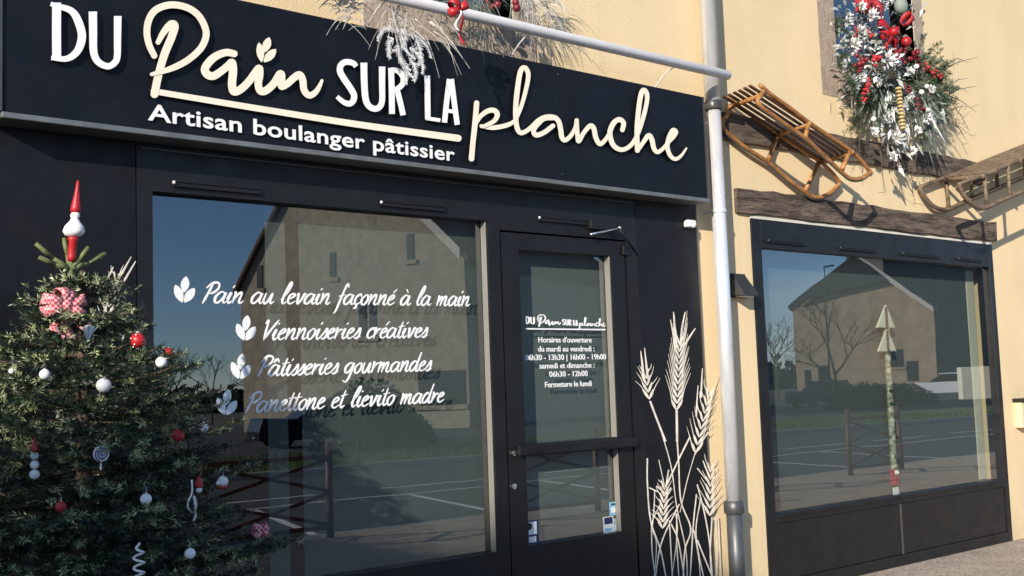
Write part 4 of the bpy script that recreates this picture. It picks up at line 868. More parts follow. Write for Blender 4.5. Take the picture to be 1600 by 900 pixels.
def dots(p, r, o):
    mb = MB()
    for k in range(16):
        v = rng.normal(size=3); v /= np.linalg.norm(v); mb.ball(p+v*r, r*.13, lo=True)
    mb.build('white_dots', M['white'], o, smooth=True)
def red_foot(p, r, o):
    mb = MB(); mb.ball(p+(r*.3, 0, -r*1.0), r*.55, sc=(1.2, 1, .8)); mb.ball(p+(-r*.5, 0, -r*.95), r*.4); mb.build('red_base', M['matt_red'], o, smooth=True)
    mb = MB(); mb.ball(p+(-r*1.0, -r*.2, -.25*r), r*.42); mb.build('side_ball', M['white'], o, smooth=True)
bauble((215, 532), 27, 'red', 'red bauble with white dots and snowy cap, high on the right of the tree', extra=lambda p, r, o: (dots(p, r, o), None))
bauble((263, 552), 20, 'red', 'glossy red bauble near the window edge beside the white one')
bauble((252, 566), 20, 'white', 'white bauble tucked just below the glossy red one')
bauble((162, 602), 26, 'white', 'largest plain white bauble in the middle of the tree')
bauble((70, 585), 19, 'frost', 'pale frosted bauble on the left half of the tree')
bauble((18, 580), 10, 'frost', 'tiny frosted bauble at the far left of the tree')
bauble((278, 680), 22, 'matt_red', 'matt red bauble on the right edge of the lit branches')
bauble((318, 668), 17, 'frost', 'pale lilac grey bauble at the outer right branch tip')
bauble((95, 792), 19, 'matt_red', 'matt red bauble low on the left in the shaded branches')
bauble((228, 780), 20, 'white', 'white bauble hanging alone in the dark lower branches', extra=None)
bauble((348, 752), 19, 'white', 'white bauble with red base on the lower right branches', extra=red_foot)
bauble((297, 865), 19, 'white', 'white bauble at the bottom of the tree beside the spiral')
# lollipop
p, o = orn('lollipop_ornament', (158, 709), 'purple and white swirl lollipop ornament on the tree'); r = msize(p, 25)/2
mb = MB(); th = np.linspace(0, 2*np.pi, 24, endpoint=False); mb.prism([p+(r*math.cos(t), -.006, r*math.sin(t)) for t in th], (0, .012, 0)); mb.build('disc', M['white'], o, bevel=.002)
mb = MB(); tt = np.linspace(0, 1, 50); mb.tube([p+np.array([r*.9*t*math.cos(t*17), -.0075, r*.9*t*math.sin(t*17)]) for t in tt], r*.085, 6); mb.build('swirl', M['purple'], o, smooth=True)
mb = MB(); mb.tube([p+(0, 0, -r), p+(-.002, 0, -r*2)], .0035, 6); mb.build('stick', M['white'], o)
# snowman icicle
p, o = orn('snowman_ornament', (54, 712), 'stacked white snowman ornament with red pointed hat on the left of the tree'); u = msize(p, 1)
mb = MB(); mb.lathe(p, [(.5*u, 30*u), (3*u, 22*u), (6.5*u, 9*u), (6*u, 6*u)], 12); mb.build('hat', M['red'], o, smooth=True)
for dz_, r_ in ((0, 6.5), (-14, 7), (-29, 8)): mb = MB(); mb.ball(p+(0, 0, dz_*u), r_*u); mb.build('snowball', M['frost'], o, smooth=True)
# candy loop
p, o = orn('candy_loop_ornament', (300, 780), 'thin twisted white candy loop hanging at lower right of the tree'); u = msize(p, 1)
mb = MB(); mb.tube(catmull([p+(x*u, 0, zz*u) for x, zz in ((0, 30), (0, 10), (-6, -2), (-7, -12), (0, -20), (7, -12), (6, -3), (3, 4), (6, -22), (2, -34))], 5), 1.5*u, 6); mb.build('twist', M['white'], o, smooth=True)
p, o = orn('santa_ornament', (311, 756), 'small red and white santa shape beside the candy loop'); u = msize(p, 1)
mb = MB(); mb.lathe(p, [(1*u, 12*u), (5*u, 4*u), (6*u, -2*u), (5*u, -6*u)], 12); mb.build('coat', M['matt_red'], o, smooth=True); mb = MB(); mb.ball(p+(0, 0, -9*u), 5*u); mb.build('beard', M['frost'], o, smooth=True)
# spiral
p, o = orn('spiral_ornament', (217, 875), 'white spiral icicle ornament at the bottom of the tree'); u = msize(p, 1); tt = np.linspace(0, 1, 60)
mb = MB(); mb.tube([p+np.array([8*u*math.cos(t*30)*min(1, t*4+.1), 8*u*math.sin(t*30)*min(1, t*4+.1), (26-75*t)*u]) for t in tt], 2*u, 6); mb.build('coil', M['white'], o, smooth=True)
p, o = orn('bow_ornament', (405, 828), 'small red and white checked bow at the tree lower right edge'); p = on_tree((405, 828), 1.0)
for an in (2.6, .5, 3.8, -.6): loop(p, an, .035, .03, M['gingham'], 'bow_loop', o, .02)
mb = MB(); mb.ball(p+(0, -.015, 0), .012); mb.build('bow_knot', M['red'], o, smooth=True)
p, o = orn('feather_ornament', (137, 520), 'small silver grey feather ornament below the gingham bow'); u = msize(p, 1); mb = MB()
for k in range(9): a = 1.57+(k-4)*.16; mb.bar(p+(0, 0, -12*u), p+np.array([math.cos(a)*20*u, -.004*k, -12*u+math.sin(a)*24*u]), 2.4*u, .6*u, up=(0, 1, 0))
mb.build('plume', M['frost'], o)

# ================================================================== garlands at the upper windows
def leaves(n, cen, spread, L, wd, dirf, droop=.5):
    A = cen+rng.normal(size=(n, 3))*spread; D = dirf(A); D = D+rng.normal(0, .35, (n, 3)); D /= np.linalg.norm(D, axis=1)[:, None]
    l = L*rng.uniform(.5, 1.15, n)[:, None]; S = np.cross(D, rng.normal(size=(n, 3))); S /= np.linalg.norm(S, axis=1)[:, None]; w = wd*rng.uniform(.6, 1.2, n)[:, None]
    mid_ = A+D*l*.5; tipp = A+D*l+np.array([0, 0, -1])*l*droop*.4
    return np.stack([A, mid_-S*w, tipp, mid_+S*w], 1)
def berries(par, cs, r, mt, name='berry_cluster'):
    mb = MB()
    for c in cs:
        mb.ball(c, r*random.uniform(.8, 1.15), lo=False)
    return mb.build(name, M[mt], par, smooth=True)
gy = -.22
gc = W((1385, 105), gy)
gar = empty('window_garland', gc, 'frosted christmas arrangement with red bow, berries and fir spilling from the upper right window', 'garland', 'garlands in the upper windows')
def at(q, y=None): return W(q, gy if y is None else y)
def jd(v, j): return lambda A: np.array(v)+rng.normal(0, j, (len(A), 3))*np.array([1, .5, .6])
def dirs(A): return (A-gc)*np.array([1., .8, 1.])+np.array([0, -.10, -.05])
# frosted leaves
F_ = [leaves(260, at((1350, 60), -.14), np.array([.15, .06, .17]), .085, .016, dirs), leaves(190, at((1375, 100)), np.array([.16, .07, .11]), .085, .017, dirs),
      leaves(90, at((1335, 110), -.12), np.array([.10, .05, .17]), .12, .013, dirs), leaves(60, at((1410, 15), -.12), np.array([.10, .05, .12]), .12, .014, dirs)]
fast_tris('frosted_leaves', np.concatenate(F_), M['frost'], gar, n=4)
down = jd([.12, -.05, -.9], .45)
F_ = [leaves(46, at((1395, 178)), np.array([.13, .06, .09]), .16, .016, down, .2), leaves(34, at((1452, 178)), np.array([.08, .05, .08]), .19, .014, jd([.35, -.05, -.9], .4), .2), leaves(40, at((1400, 212)), np.array([.07, .04, .07]), .13, .016, down, .2)]
fast_tris('hanging_frosted_fronds', np.concatenate(F_), M['frost'], gar, n=4)
F_ = [leaves(420, at((1375, 125), -.16), np.array([.16, .06, .17]), .12, .017, dirs), leaves(110, at((1440, 170)), np.array([.12, .06, .12]), .17, .015, jd([.5, -.1, -.8], .5))]
fast_tris('grey_green_leaves', np.concatenate(F_), M['silver_leaf'], gar, n=4)
a0, a1 = [], []
for (q, e, n) in (((1400, 95), (1480, 105), 6), ((1405, 110), (1488, 135), 7), ((1410, 130), (1490, 155), 6), ((1425, 140), (1487, 185), 5), ((1340, 120), (1318, 140), 4), ((1330, 60), (1308, 40), 4), ((1325, 100), (1308, 110), 4), ((1370, 150), (1352, 185), 5), ((1350, 150), (1340, 220), 3), ((1420, 180), (1440, 240), 3)):
    for _ in range(n):
        s = at(q)+rng.normal(0, .035, 3); t = at(e, gy-random.uniform(-.05, .1))+rng.normal(0, .05, 3); m1 = (s+t)/2+np.array([0, 0, .03])
        for P, Q_ in ((s, m1), (m1, t)): a0.append(P); a1.append(Q_)
        for s2 in (-1, 1): 
            dd = (t-s)*.35; pp = np.array([-dd[2], 0, dd[0]])*s2*.6; a0.append(m1); a1.append(m1+dd+pp)
t3, _ = needles(np.array(a0), np.array(a1), 260, .034, .0045); t3 = t3[t3[:, :, 1].max(1) < -.006]
e0 = gc+rng.normal(size=(150, 3))*np.array([.15, .05, .19])+np.array([-.02, .08, .02]); e1 = e0+(e0-gc)*np.array([.35, .1, .35])+rng.normal(0, .05, e0.shape)+np.array([0, -.03, -.03])
t5, _ = needles(e0, e1, 330, .032, .0048); t5 = t5[t5[:, :, 1].max(1) < -.006]
fast_tris('fir_sprigs', np.concatenate([t3, t5]), M['fir'], gar, n=4)
# red bow, lantern, flowers, berries
loopc = at((1388, 52), -.30)
for an, L in ((2.7, .17), (.3, .15), (-.5, .13), (3.5, .13)): loop(loopc, an, L, .075, M['red'], 'bow_loop', gar, .03)
tail(loopc, -.9, .26, .07, M['red'], 'bow_tail', gar); tail(loopc, -1.9, .18, .06, M['red'], 'bow_tail', gar)
loop(at((1412, 40), -.3), .9, .14, .07, M['matt_red'], 'bow_loop', gar, .05); loop(at((1372, 30), -.3), 2.0, .15, .07, M['matt_red'], 'bow_loop', gar, .05); tail(at((1330, 40), -.24), -1.3, .22, .05, M['matt_red'], 'bow_tail', gar)
mb = MB(); mb.ball(loopc+(0, -.05, 0), .04); mb.build('bow_knot', M['red'], gar, smooth=True)
ln_ = at((1353, -10), -.18); mb = MB(); mb.box(ln_[0]-.09, ln_[0]+.09, ln_[1]-.06, ln_[1]+.06, ln_[2]-.16, ln_[2]+.25); mb.build('red_lantern', M['matt_red'], gar, bevel=.01)
mb = MB(); mb.ball(at((1416, 65), -.3), .045); mb.build('red_ball', M['red'], gar, smooth=True)
mb = MB(); mb.ball(at((1403, 98), -.34), .034); mb.build('silver_ball', M['silver'], gar, smooth=True)
mb = MB(); mb.ball(at((1408, 10), -.22), .07, sc=(1, .8, 1.1)); mb.build('grey_ball', M['silver_leaf'], gar, smooth=True)
def flower(c, R_, mt, name):
    n = 70; a = rng.uniform(0, 6.28, n); e = rng.uniform(-.2, 1.2, n); D = np.stack([np.cos(a)*np.cos(e), -np.sin(e), np.sin(a)*np.cos(e)], 1); l = R_*rng.uniform(.45, .95, n)[:, None]
    S = np.cross(D, rng.normal(size=(n, 3))); S /= np.linalg.norm(S, axis=1)[:, None]; A = c+D*l*.1; w = .011
    return fast_tris(name, np.stack([A, A+D*l*.55-S*w, A+D*l, A+D*l*.55+S*w], 1), M[mt], gar, n=4)
for q_, r_ in (((1345, 120), .06), ((1372, 128), .055), ((1400, 120), .05), ((1420, 150), .06), ((1385, 185), .06), ((1412, 170), .055), ((1432, 205), .06), ((1425, 235), .05), ((1395, 245), .055), ((1365, 205), .05), ((1318, 100), .05), ((1325, 35), .06), ((1345, 10), .06), ((1382, 70), .05), ((1420, 110), .045), ((1455, 140), .05)): flower(at(q_, -.27), r_, random.choice(['frost', 'frost_tuft']), 'frosted_tuft')
flower(at((1387, 92), -.36), .095, 'frost_tuft', 'frosted_tuft'); flower(at((1362, 25), -.30), .08, 'frost_tuft', 'frosted_tuft'); flower(at((1335, 70), -.26), .075, 'frost_tuft', 'frosted_tuft'); flower(at((1402, 218), -.3), .085, 'frost_tuft', 'frosted_tuft'); flower(at((1447, 185), -.3), .07, 'frost_tuft', 'frosted_tuft'); flower(at((1330, 130), -.24), .10, 'frost', 'frosted_tuft'); flower(at((1342, 52), -.26), .09, 'frost', 'frosted_tuft'); flower(at((1378, 8), -.28), .08, 'frost', 'frosted_tuft')
berries(gar, [at((1345, 98), -.3)+rng.normal(0, .028, 3) for _ in range(14)], .021, 'dark_red'); berries(gar, [at((1428, 90), -.3)+rng.normal(0, .028, 3) for _ in range(14)], .022, 'dark_red')
berries(gar, [at((1368, 92), -.34)+rng.normal(0, .03, 3) for _ in range(10)], .016, 'matt_red'); berries(gar, [at((1410, 75), -.34)+rng.normal(0, .025, 3) for _ in range(8)], .016, 'dark_red')
def spray(q0, q1, n, mt, r=.013): 
    A_, B_ = at(q0, -.28), at(q1, -.30); berries(gar, [A_+(B_-A_)*(i/n)+rng.normal(0, .014, 3) for i in range(n)], r, mt, 'berry_spray')
spray((1356, 125), (1348, 160), 20, 'matt_red'); spray((1412, 132), (1443, 175), 28, 'dark_red'); spray((1442, 103), (1475, 122), 26, 'matt_red', .011); spray((1352, 50), (1368, 55), 8, 'red')
berries(gar, [at((1432, 104), -.32), at((1448, 135), -.32), at((1440, 144), -.3), at((1470, 178), -.3), at((1365, 186), -.28), at((1450, 172), -.3)], .022, 'white', 'snow_berries')
A_, B_ = at((1404, 138), -.33), at((1411, 200), -.33); mb = MB()
for i in range(12):
    c = A_+(B_-A_)*i/11; mb.lathe(c, [(.004, -.012), (.024, -.006), (.026, .004), (.01, .012)], 8)
mb.build('wooden_bead_string', M['yellow_wood'], gar)
for q in ((1372, 108), (1392, 118)):
    mb = MB(); c = at(q, -.34)
    for i in range(26):
        t = i/26; a = i*2.4; mb.ball(c+np.array([.032*(1-t*.7)*math.cos(a), -.02+.032*(1-t*.7)*math.sin(a), -.03+.07*t]), .0125, lo=True, sc=(1, 1, .5))
    mb.build('pine_cone', M['twig'], gar)
mb = MB()
for q, e in (((1470, 110), (1527, 90)), ((1485, 95), (1508, 95)), ((1480, 148), (1525, 175)), ((1490, 165), (1515, 205)), ((1480, 135), (1512, 122)), ((1345, 190), (1342, 245)), ((1375, 230), (1378, 262)), ((1402, 230), (1404, 270)), ((1420, 240), (1428, 280)), ((1490, 190), (1510, 220))):
    s, t = at(q, -.2), at(e, -.22); mb.tube(catmull([s, (s+t)/2+np.array([0, 0, .02]), t], 5), [.004]*10+[.002], 5) if False else mb.tube([s, (s+t)/2+np.array([0, 0, .02]), t], [.004, .0035, .0015], 5)
    for _ in range(5):
        k = random.random(); b_ = s+(t-s)*k; v = rng.normal(0, .05, 3); mb.tube([b_, b_+v*.5, b_+v], [.002, .002, .001], 4)
mb.build('bare_twigs', M['twig'], gar)

g2c = W((700, -10), -.22)
g2 = empty('window_garland', g2c, 'pale dried grasses with red ribbon spilling from the middle upper window over the sign', 'garland', 'garlands in the upper windows')
def arcs(n, q, y, ang, L, sp):
    V = []
    for _ in range(n):
        b_ = W(q, y)+rng.normal(0, sp, 3)*np.array([1, .4, 1]); a = random.uniform(*ang); l = L*random.uniform(.6, 1.1); pr_ = None
        out = np.array([math.cos(a), random.uniform(-.4, .05), math.sin(a)]); m_ = 6; pts = [b_+out*l*t+np.array([0, 0, -.55*l*t*t]) for t in np.linspace(0, 1, m_+1)]
        w = .0034*random.uniform(.6, 1.6)
        for i in range(m_):
            d = pts[i+1]-pts[i]; s = np.cross(d, [0, 1, 0]); s /= np.linalg.norm(s)+1e-9; w0, w1 = w*(1-i/m_*.7), w*(1-(i+1)/m_*.7)
            V.append([pts[i]-s*w0, pts[i+1]-s*w1, pts[i+1]+s*w1, pts[i]+s*w0])
    return V
V = arcs(40, (535, 2), -.2, (-.3, 3.4), .17, .04)+arcs(26, (548, 15), -.22, (2.4, 4.0), .11, .04)+arcs(26, (622, 25), -.26, (-2.6, .2), .17, .04)
fast_tris('dried_grass', np.array(V), M['pampas'], g2, n=4)
V = []
for (q, an, L, cv) in (((628, 45), -2.0, .20, 1.6), ((632, 45), -1.2, .20, -1.8), ((625, 50), 2.6, .20, 1.9), ((640, 55), .3, .20, -1.9), ((622, 70), -1.9, .17, 1.5), ((640, 75), -.2, .18, -1.7), ((626, 88), -1.5, .14, 1.0), ((640, 90), -.6, .15, -1.6), ((632, 98), -1.2, .13, -.8), ((615, 60), -2.6, .14, 1.4), ((650, 62), -.9, .16, -1.2)):
    b_ = W(q, -.27); pts = [b_]; a = an; n = 13
    for k in range(n):
        a += cv/n; pts.append(pts[-1]+np.array([math.cos(a), random.uniform(-.25, .1), math.sin(a)])*L/n)
    for k in range(n):
        d = pts[k+1]-pts[k]; d /= np.linalg.norm(d); sd = np.cross(d, [0, 1, 0]); w0 = .0028
        V.append([pts[k]-sd*w0, pts[k+1]-sd*w0, pts[k+1]+sd*w0, pts[k]+sd*w0])
        for s_ in (-1, 1):
            for h_ in (0, .5):
                l = .036*(1-.6*k/n)*random.uniform(.6, 1.1); t_ = d*.65+sd*s_*.75+np.array([0, random.uniform(-.3, .3), 0]); t_ /= np.linalg.norm(t_); p_ = pts[k]+(pts[k+1]-pts[k])*h_; e_ = p_+t_*l; x_ = np.cross(t_, [0, 1, 0])*.0021
                V.append([p_-x_, e_-x_*.4, e_+x_*.4, p_+x_])
fast_tris('white_fern', np.array(V), M['frost_tuft'], g2, n=4)
V = arcs(12, (676, 42), -.25, (-1.4, 0.2), .20, .03); fast_tris('beige_fern', np.array(V), M['pampas'], g2, n=4)
V = arcs(60, (842, -12), -.16, (-1.2, .8), .20, .05)+arcs(50, (815, -15), -.2, (-2.2, -.6), .20, .05); fast_tris('pampas_plumes', np.array(V), M['pampas'], g2, n=4)
V = arcs(34, (690, -5), -.2, (-3, 0.3), .12, .06)+arcs(60, (745, -2), -.22, (-2.6, 0), .16, .07); fast_tris('silver_sprays', np.array(V), M['silver_leaf'], g2, n=4)
lc = W((715, 16), -.50); 
for an in (2.4, .6, 3.6): loop(lc, an, .07, .05, M['red'], 'bow_loop', g2, .03)
tail(lc, -1.5, .20, .022, M['red'], 'bow_tail', g2); tail(lc, -1.75, .13, .022, M['white'], 'bow_tail', g2); mb = MB(); mb.ball(lc, .025); mb.build('bow_knot', M['red'], g2, smooth=True)
berries(g2, [W((770, -2), -.2)+rng.normal(0, .05, 3) for _ in range(16)], .022, 'dark_red')
a0 = np.array([W((660+20*i, -6), -.18) for i in range(9)]); a1 = a0+rng.normal(0, .09, a0.shape)+np.array([0, -.03, -.04]); t4, _ = needles(a0, a1, 500, .04, .005); fast_tris('fir_sprigs', t4, M['fir'], g2, n=4)

# ================================================================== across the street (seen in the glass)
def vplane(q, P0, n):                     # mirrored sight line meets the vertical plane through P0
    d = ray(q); d = np.array([d[0], -d[1], d[2]]); c = mir(CAM); t = ((P0-c)@n)/(d@n); return c+t*d
def gable(name, label, q_eR, q_ap, q_eL, q_bR, depth, nrm, length, wallm, roofm, slits, base=-.1, hip=None):
    n = np.array([nrm[0], nrm[1], 0.]); n /= np.linalg.norm(n); d = ray(q_eR); P0 = mir(CAM+d*(depth/FPX))
    eR, ap_, eL = (vplane(q, P0, n) for q in (q_eR, q_ap, q_eL)); bR = eR.copy(); bR[2] = base; bL = eL.copy(); bL[2] = base; back = -n*length
    o = empty(name, (eR+eL)/2*np.array([1, 1, 0]), label, 'building')
    mb = MB(); mb.prism([bL, bR, eR, ap_, eL], back); w_ = mb.build('wall', wallm, o)
    mb = MB(); up = np.array([0, 0, .3])
    for a_, b_ in ((eR, ap_), (ap_, eL)):
        ex = (a_-b_)/np.linalg.norm(a_-b_)*.5; A2 = a_+(ex if a_ is not ap_ else 0*ex); B2 = b_-(ex if b_ is not ap_ else 0*ex)
        mb.prism([A2+n*.3+up*.1, B2+n*.3+up*.1, B2+n*.3+up, A2+n*.3+up], back-n*.6)
    mb.build('roof', roofm, o)
    mb = MB(); mb.prism([eR+n*.31-up*.6, ap_+n*.31-up*.6, ap_+n*.31+up*1.05, eR+n*.31+up*1.05], n*.08); mb.build('barge_board', M['board'], o)
    if hip:
        mb = MB(); mb.prism([vplane(q, P0, n)+n*.42 for q in hip], n*.12); mb.build('hip_roof', roofm, o)
    for q, ww, hh in slits:
        c = vplane(q, P0, n); t = np.array([-n[1], n[0], 0]); mb = MB(); mb.obox(c, t*ww/2, n*.04, np.array([0, 0, hh/2]))
        f = mb.build('window', M['hole'], o); mb = MB(); mb.obox(c-np.array([0, 0, hh/2+.12]), t*(ww/2+.15), n*.1, np.array([0, 0, .1])); mb.build('sill', wallm, f)
    return o
gable('stone_barn', 'big stone gabled building reflected behind the lettering of the bakery window', (725, 400), (505, 185), (378, 450), None, 52, (-.93, .37), 17, M['old_stone'], M['tile'],
      [((641, 386), .38, 1.15), ((521, 415), .36, 1.2), ((408, 432), .34, 1.1), ((566, 492), .42, 1.9), ((582, 492), .38, 1.9), ((690, 606), 2.4, 1.5)])
gable('stone_house', 'warm stone gabled house reflected in the display window behind a bare tree', (1458, 484), (1336, 402), (1238, 478), None, 105, (-.85, .53), 34, M['warm_stone'], M['slate'],
      [((1288, 588), .9, 2.0), ((1400, 560), 1.2, 1.6), ((1262, 590), .6, 1.4), ((1425, 580), 1.0, 1.8)], hip=((1240, 474), (1337, 402), (1386, 438)))
gable('slate_barn', 'large dark slate roofed barn reflected right of the warm stone house', (1700, 470), (1560, 330), (1378, 385), None, 150, (-.12, .993), 5, M['shade_stone'], M['slate'], [])
def bare_tree(name, base, h, label, spread=.5, seed=1, lv=6):
    rr = random.Random(seed); o = empty(name, base, label, 'tree', 'bare trees across the street'); tr_, cr_ = MB(), MB()
    def grow(p, d, l, r, k):
        e = p+d*l; m1 = (p+e)/2+np.array([rr.uniform(-.04, .04)*l, rr.uniform(-.04, .04)*l, 0]); (tr_ if k == 0 else cr_).tube([p, m1, e], [r, r*.85, r*.7], 6 if k < 2 else 4, cap=False)
        if k >= lv: return
        for i in range(3 if k < 4 else 2):
            v = np.array([rr.gauss(0, 1), rr.gauss(0, 1), rr.gauss(.15, .5)]); nd = d+v*spread; nd[2] += .12; nd /= np.linalg.norm(nd); grow(e if i else p+d*l*rr.uniform(.7, 1), nd, l*rr.uniform(.62, .85), r*.62, k+1)
    grow(np.array(base, float), np.array([0, 0, 1.]), h*.25, h*.013, 0)
    tr_.build('trunk', M['bark'], o, recalc=False); cr_.build('crown', M['bark'], o, recalc=False)
def vp(q, depth, z=None):
    d = ray(q); P = mir(CAM+d*(depth/FPX))
    if z is not None: P[2] = z
    return P
bare_tree('bare_tree', vp((1305, 610), 62, -.01), 7.4, 'leafless tree before the warm stone house in the display window reflection', .5, 5, 7)
bare_tree('bare_tree', vp((262, 600), 75, -.1), 7.0, 'leafless tree at the left edge of the bakery window reflection', .5, 9, 5)
bare_tree('bare_tree', vp((330, 600), 85, -.1), 6.6, 'leafless tree between the fir and the reflected stone building', .5, 12, 5)
bare_tree('bare_tree', vp((1215, 600), 95, -.1), 8.5, 'leafless tree at the left end of the display window reflection', .5, 15, 5)
def post(name, q, depth, h, r, label, cat):
    b_ = vp(q, depth, -.01); o = empty(name, b_, label, cat); mb = MB(); mb.tube([b_, b_+(0, 0, h*.5), b_+(0, 0, h)], [r, r*.8, r*.6], 8); mb.build('pole', M['frame_grey'], o, smooth=True)
    mb = MB(); mb.bar(b_+(0, 0, h), b_+(.9, 0, h+.15), .08, .08); mb.build('lamp_arm', M['frame_grey'], o)
post('street_lamp', (1298, 610), 58, 7.2, .045, 'slim street lamp beside the bare tree in the display window reflection', 'street lamp')
# shrubs, hedge as leaf masses
def shrub(name, q, depth, w, h, label, cat='shrub', n=3500, par=None):
    b_ = vp(q, depth, -.01); o = empty(name, b_, label, cat, 'dark shrubs across the street'); v = rng.normal(size=(n, 3)); v /= np.linalg.norm(v, axis=1)[:, None]; v *= rng.uniform(.55, 1.05, n)[:, None]
    v[:, 2] = np.abs(v[:, 2]); A = b_+v*np.array([w/2, w/2*.7, h])+0; D = rng.normal(size=(n, 3)); D /= np.linalg.norm(D, axis=1)[:, None]; S = np.cross(D, rng.normal(size=(n, 3))); S /= np.linalg.norm(S, axis=1)[:, None]; s = .16
    fast_tris('foliage', np.stack([A-S*s*.4, A+D*s*.5, A+S*s*.4, A-D*s*.5], 1), M['hedge'], o, n=4)
    mb = MB(); mb.tube([b_, b_+(0, 0, h*.6)], .06, 6); mb.build('stem', M['bark'], o)
shrub('shrub', (575, 660), 33, 3.4, 2.0, 'dark rounded shrub reflected under the word Viennoiseries')
shrub('shrub', (625, 660), 34, 2.2, 1.1, 'low dark shrub reflected at right of the rounded one')
shrub('shrub', (1355, 625), 60, 5, 1.3, 'dark low hedge before the reflected house with bare tree')
shrub('shrub', (1400, 625), 66, 6, 1.2, 'dark low hedge left of the reflected white car')
# cars
def car(pos, ang, label, paint, Lc=4.3, Hc=1.5, Wc=1.75):
    o = empty('parked_car', pos, label, 'car', 'cars parked across the street'); ca, sa = math.cos(ang), math.sin(ang)
    def tr(P): P = np.asarray(P, float); return np.stack([pos[0]+P[:, 0]*ca-P[:, 1]*sa, pos[1]+P[:, 0]*sa+P[:, 1]*ca, pos[2]+P[:, 2]], 1)
    def pri(prof, w, name, mt, bev=.05):
        mb = MB(); mb.prism([(x, -w/2, z) for x, z in prof], (0, w, 0)); mb.v = [tr(v) for v in mb.v]; return mb.build(name, mt, o, bevel=bev)
    l = Lc/2; h_ = Hc
    pri([(-l, .25), (l, .25), (l+.02, .55), (l-.12, .72*h_*.9), (l-1.15, .62*h_), (-l+.3, .66*h_), (-l+.02, .58*h_)], Wc, 'body', paint, .06)
    pri([(l-1.2, .61*h_), (l-1.95, .98*h_), (-l+.9, h_), (-l+.18, .66*h_)], Wc-.18, 'cabin_glass', M['car_glass'], .03)
    pri([(l-1.9, .972*h_), (l-2.0, 1.01*h_), (-l+.85, 1.03*h_), (-l+.75, .98*h_)], Wc-.14, 'roof', paint, .02)
    for sx in (-1, 1):
        for sy in (-1, 1):
            mb = MB(); th = np.linspace(0, 2*np.pi, 20, endpoint=False); mb.prism([(sx*(l-.8)+.33*math.cos(t), sy*(Wc/2-.2)-.11, .33+.33*math.sin(t)) for t in th], (0, .24, 0)); mb.v = [tr(v) for v in mb.v]; wh = mb.build('wheel', M['tyre'], o)
            mb = MB(); mb.prism([(sx*(l-.8)+.2*math.cos(t), sy*(Wc/2-.2)-.13, .33+.2*math.sin(t)) for t in th], (0, .28, 0)); mb.v = [tr(v) for v in mb.v]; mb.build('rim', M['silver'], wh)
car(vp((1478, 615), 88, -.01), math.radians(238), 'white car reflected beside the cream cabinet in the display window', M['car_white'], 4.6, 1.75)
car(vp((500, 660), 38, -.01), math.radians(195), 'dark car reflected at left under the window lettering', M['car_dark'], 4.4, 1.5)
car(vp((1285, 628), 70, -.01), math.radians(190), 'dark car reflected in front of the warm stone house', M['car_dark'], 4.4, 1.5)
cb = vp((1532, 625), 30, -.01); cabi = empty('utility_cabinet', cb, 'cream utility cabinet reflected at the right end of the display window', 'cabinet')
P = [vp(q, 30) for q in ((1508, 625), (1556, 625), (1556, 572), (1508, 572))]
mb = MB(); wv = (P[1]-P[0])*np.array([1, 1, 0]); nn = np.array([-.75, .66, 0]); zt, zb = P[2][2], P[0][2]; mid_ = (P[0]+P[1])/2; hx = np.array([.66, .75, 0]); mb.obox(np.array([mid_[0], mid_[1], (zt+zb)/2]), hx*.47, nn*.2, np.array([0, 0, (zt-zb)/2])); mb.build('body', M['cabinet'], cabi, bevel=.02)
mb = MB(); mb.obox(np.array([mid_[0], mid_[1], (zb)/2]), hx*.06, nn*.06, np.array([0, 0, zb/2+.01])); mb.build('stand', M['frame_grey'], cabi)
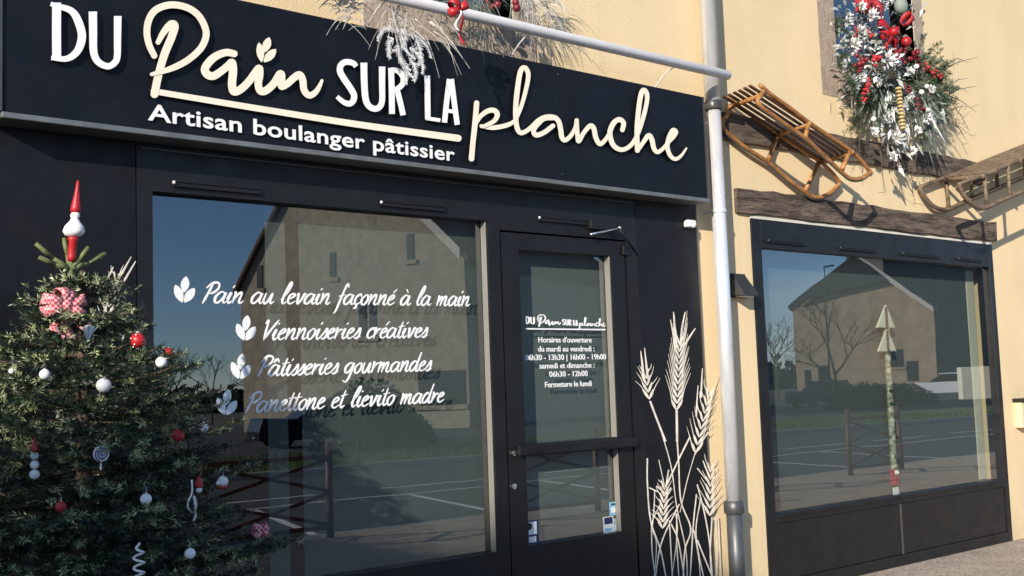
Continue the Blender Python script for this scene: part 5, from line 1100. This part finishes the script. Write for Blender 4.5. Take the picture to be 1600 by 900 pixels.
# crossed barriers on the kerb
def barrier(x, y, label, first=None):
    if first is not None: c = copy_tree(first, None, np.array([x, y, 0])-np.array(first.location)); c['label'] = label; return c
    o = empty('street_barrier', (x, y, 0), label, 'barrier', 'crossed metal barriers along the kerb'); Lb = 1.5
    for xx in (-Lb/2, Lb/2): mb = MB(); mb.tube([(x+xx, y, 0), (x+xx, y, .5), (x+xx, y, 1.0)], .045, 10); mb.ball((x+xx, y, 1.02), .045); mb.build('post', M['barrier'], o, smooth=True)
    for zz in (.12, .9): mb = MB(); mb.bar((x-Lb/2, y, zz), (x+Lb/2, y, zz), .035, .05); mb.build('rail', M['barrier'], o)
    for a_, b_ in ((.14, .5), (.52, .88)):
        for s in (-1, 1): mb = MB(); mb.bar((x-s*Lb/2, y+.012*s, a_), (x+s*Lb/2, y+.012*s, b_), .016, .038); mb.build('cross_brace', M['barrier'], o)
    return o
b1 = barrier(6.15, -5.85, 'dark red crossed barrier reflected beside the tree in the bakery window')
barrier(9.75, -5.30, 'dark red crossed barrier reflected in the lower door glass', b1); barrier(17.2, -5.5, 'dark red crossed barrier reflected in the display window', b1); barrier(13.3, -5.6, 'dark red crossed barrier on the kerb between the door and the display window', b1)
# far tree line
N = 9000; px = rng.uniform(-150, 330, N); hh = 5+3*np.sin(px*.07)+2*np.sin(px*.19+1); py = -150-rng.uniform(0, 25, N); A = np.stack([px, py, rng.uniform(0, 1, N)**.8*hh], 1); D = rng.normal(size=(N, 3)); D /= np.linalg.norm(D, axis=1)[:, None]; S = np.cross(D, rng.normal(size=(N, 3))); S /= np.linalg.norm(S, axis=1)[:, None]
tag(fast_tris('far_woods', np.stack([A-S*.9, A+D*.9, A+S*.9, A-D*.9], 1), M['hedge'], None, n=4), kind='stuff')
# unseen block, added and sized to shade the lower half of the tree
o = empty('tree_shade_block', (-35, -24, 0), 'added unseen block behind the viewer that shades the lower tree', 'building')
mb = MB(); mb.box(-46, -26.2, -31, -18.6, -.1, 14.2); mb.build('wall', M['warm_stone'], o)
mb = MB(); mb.box(-46.3, -25.9, -31.3, -18.3, 14.21, 14.5); mb.build('roof', M['slate'], o)
for ix in range(5):
    for iz in range(4):
        mb = MB(); mb.box(-44.5+3.8*ix, -42.9+3.8*ix, -18.605, -18.5, 1.2+3.2*iz, 2.9+3.2*iz); w_ = mb.build('window', M['car_glass'], o)
        mb = MB(); mb.box(-44.6+3.8*ix, -42.8+3.8*ix, -18.62, -18.42, 1.08+3.2*iz, 1.198+3.2*iz); mb.build('sill', M['board'], w_)
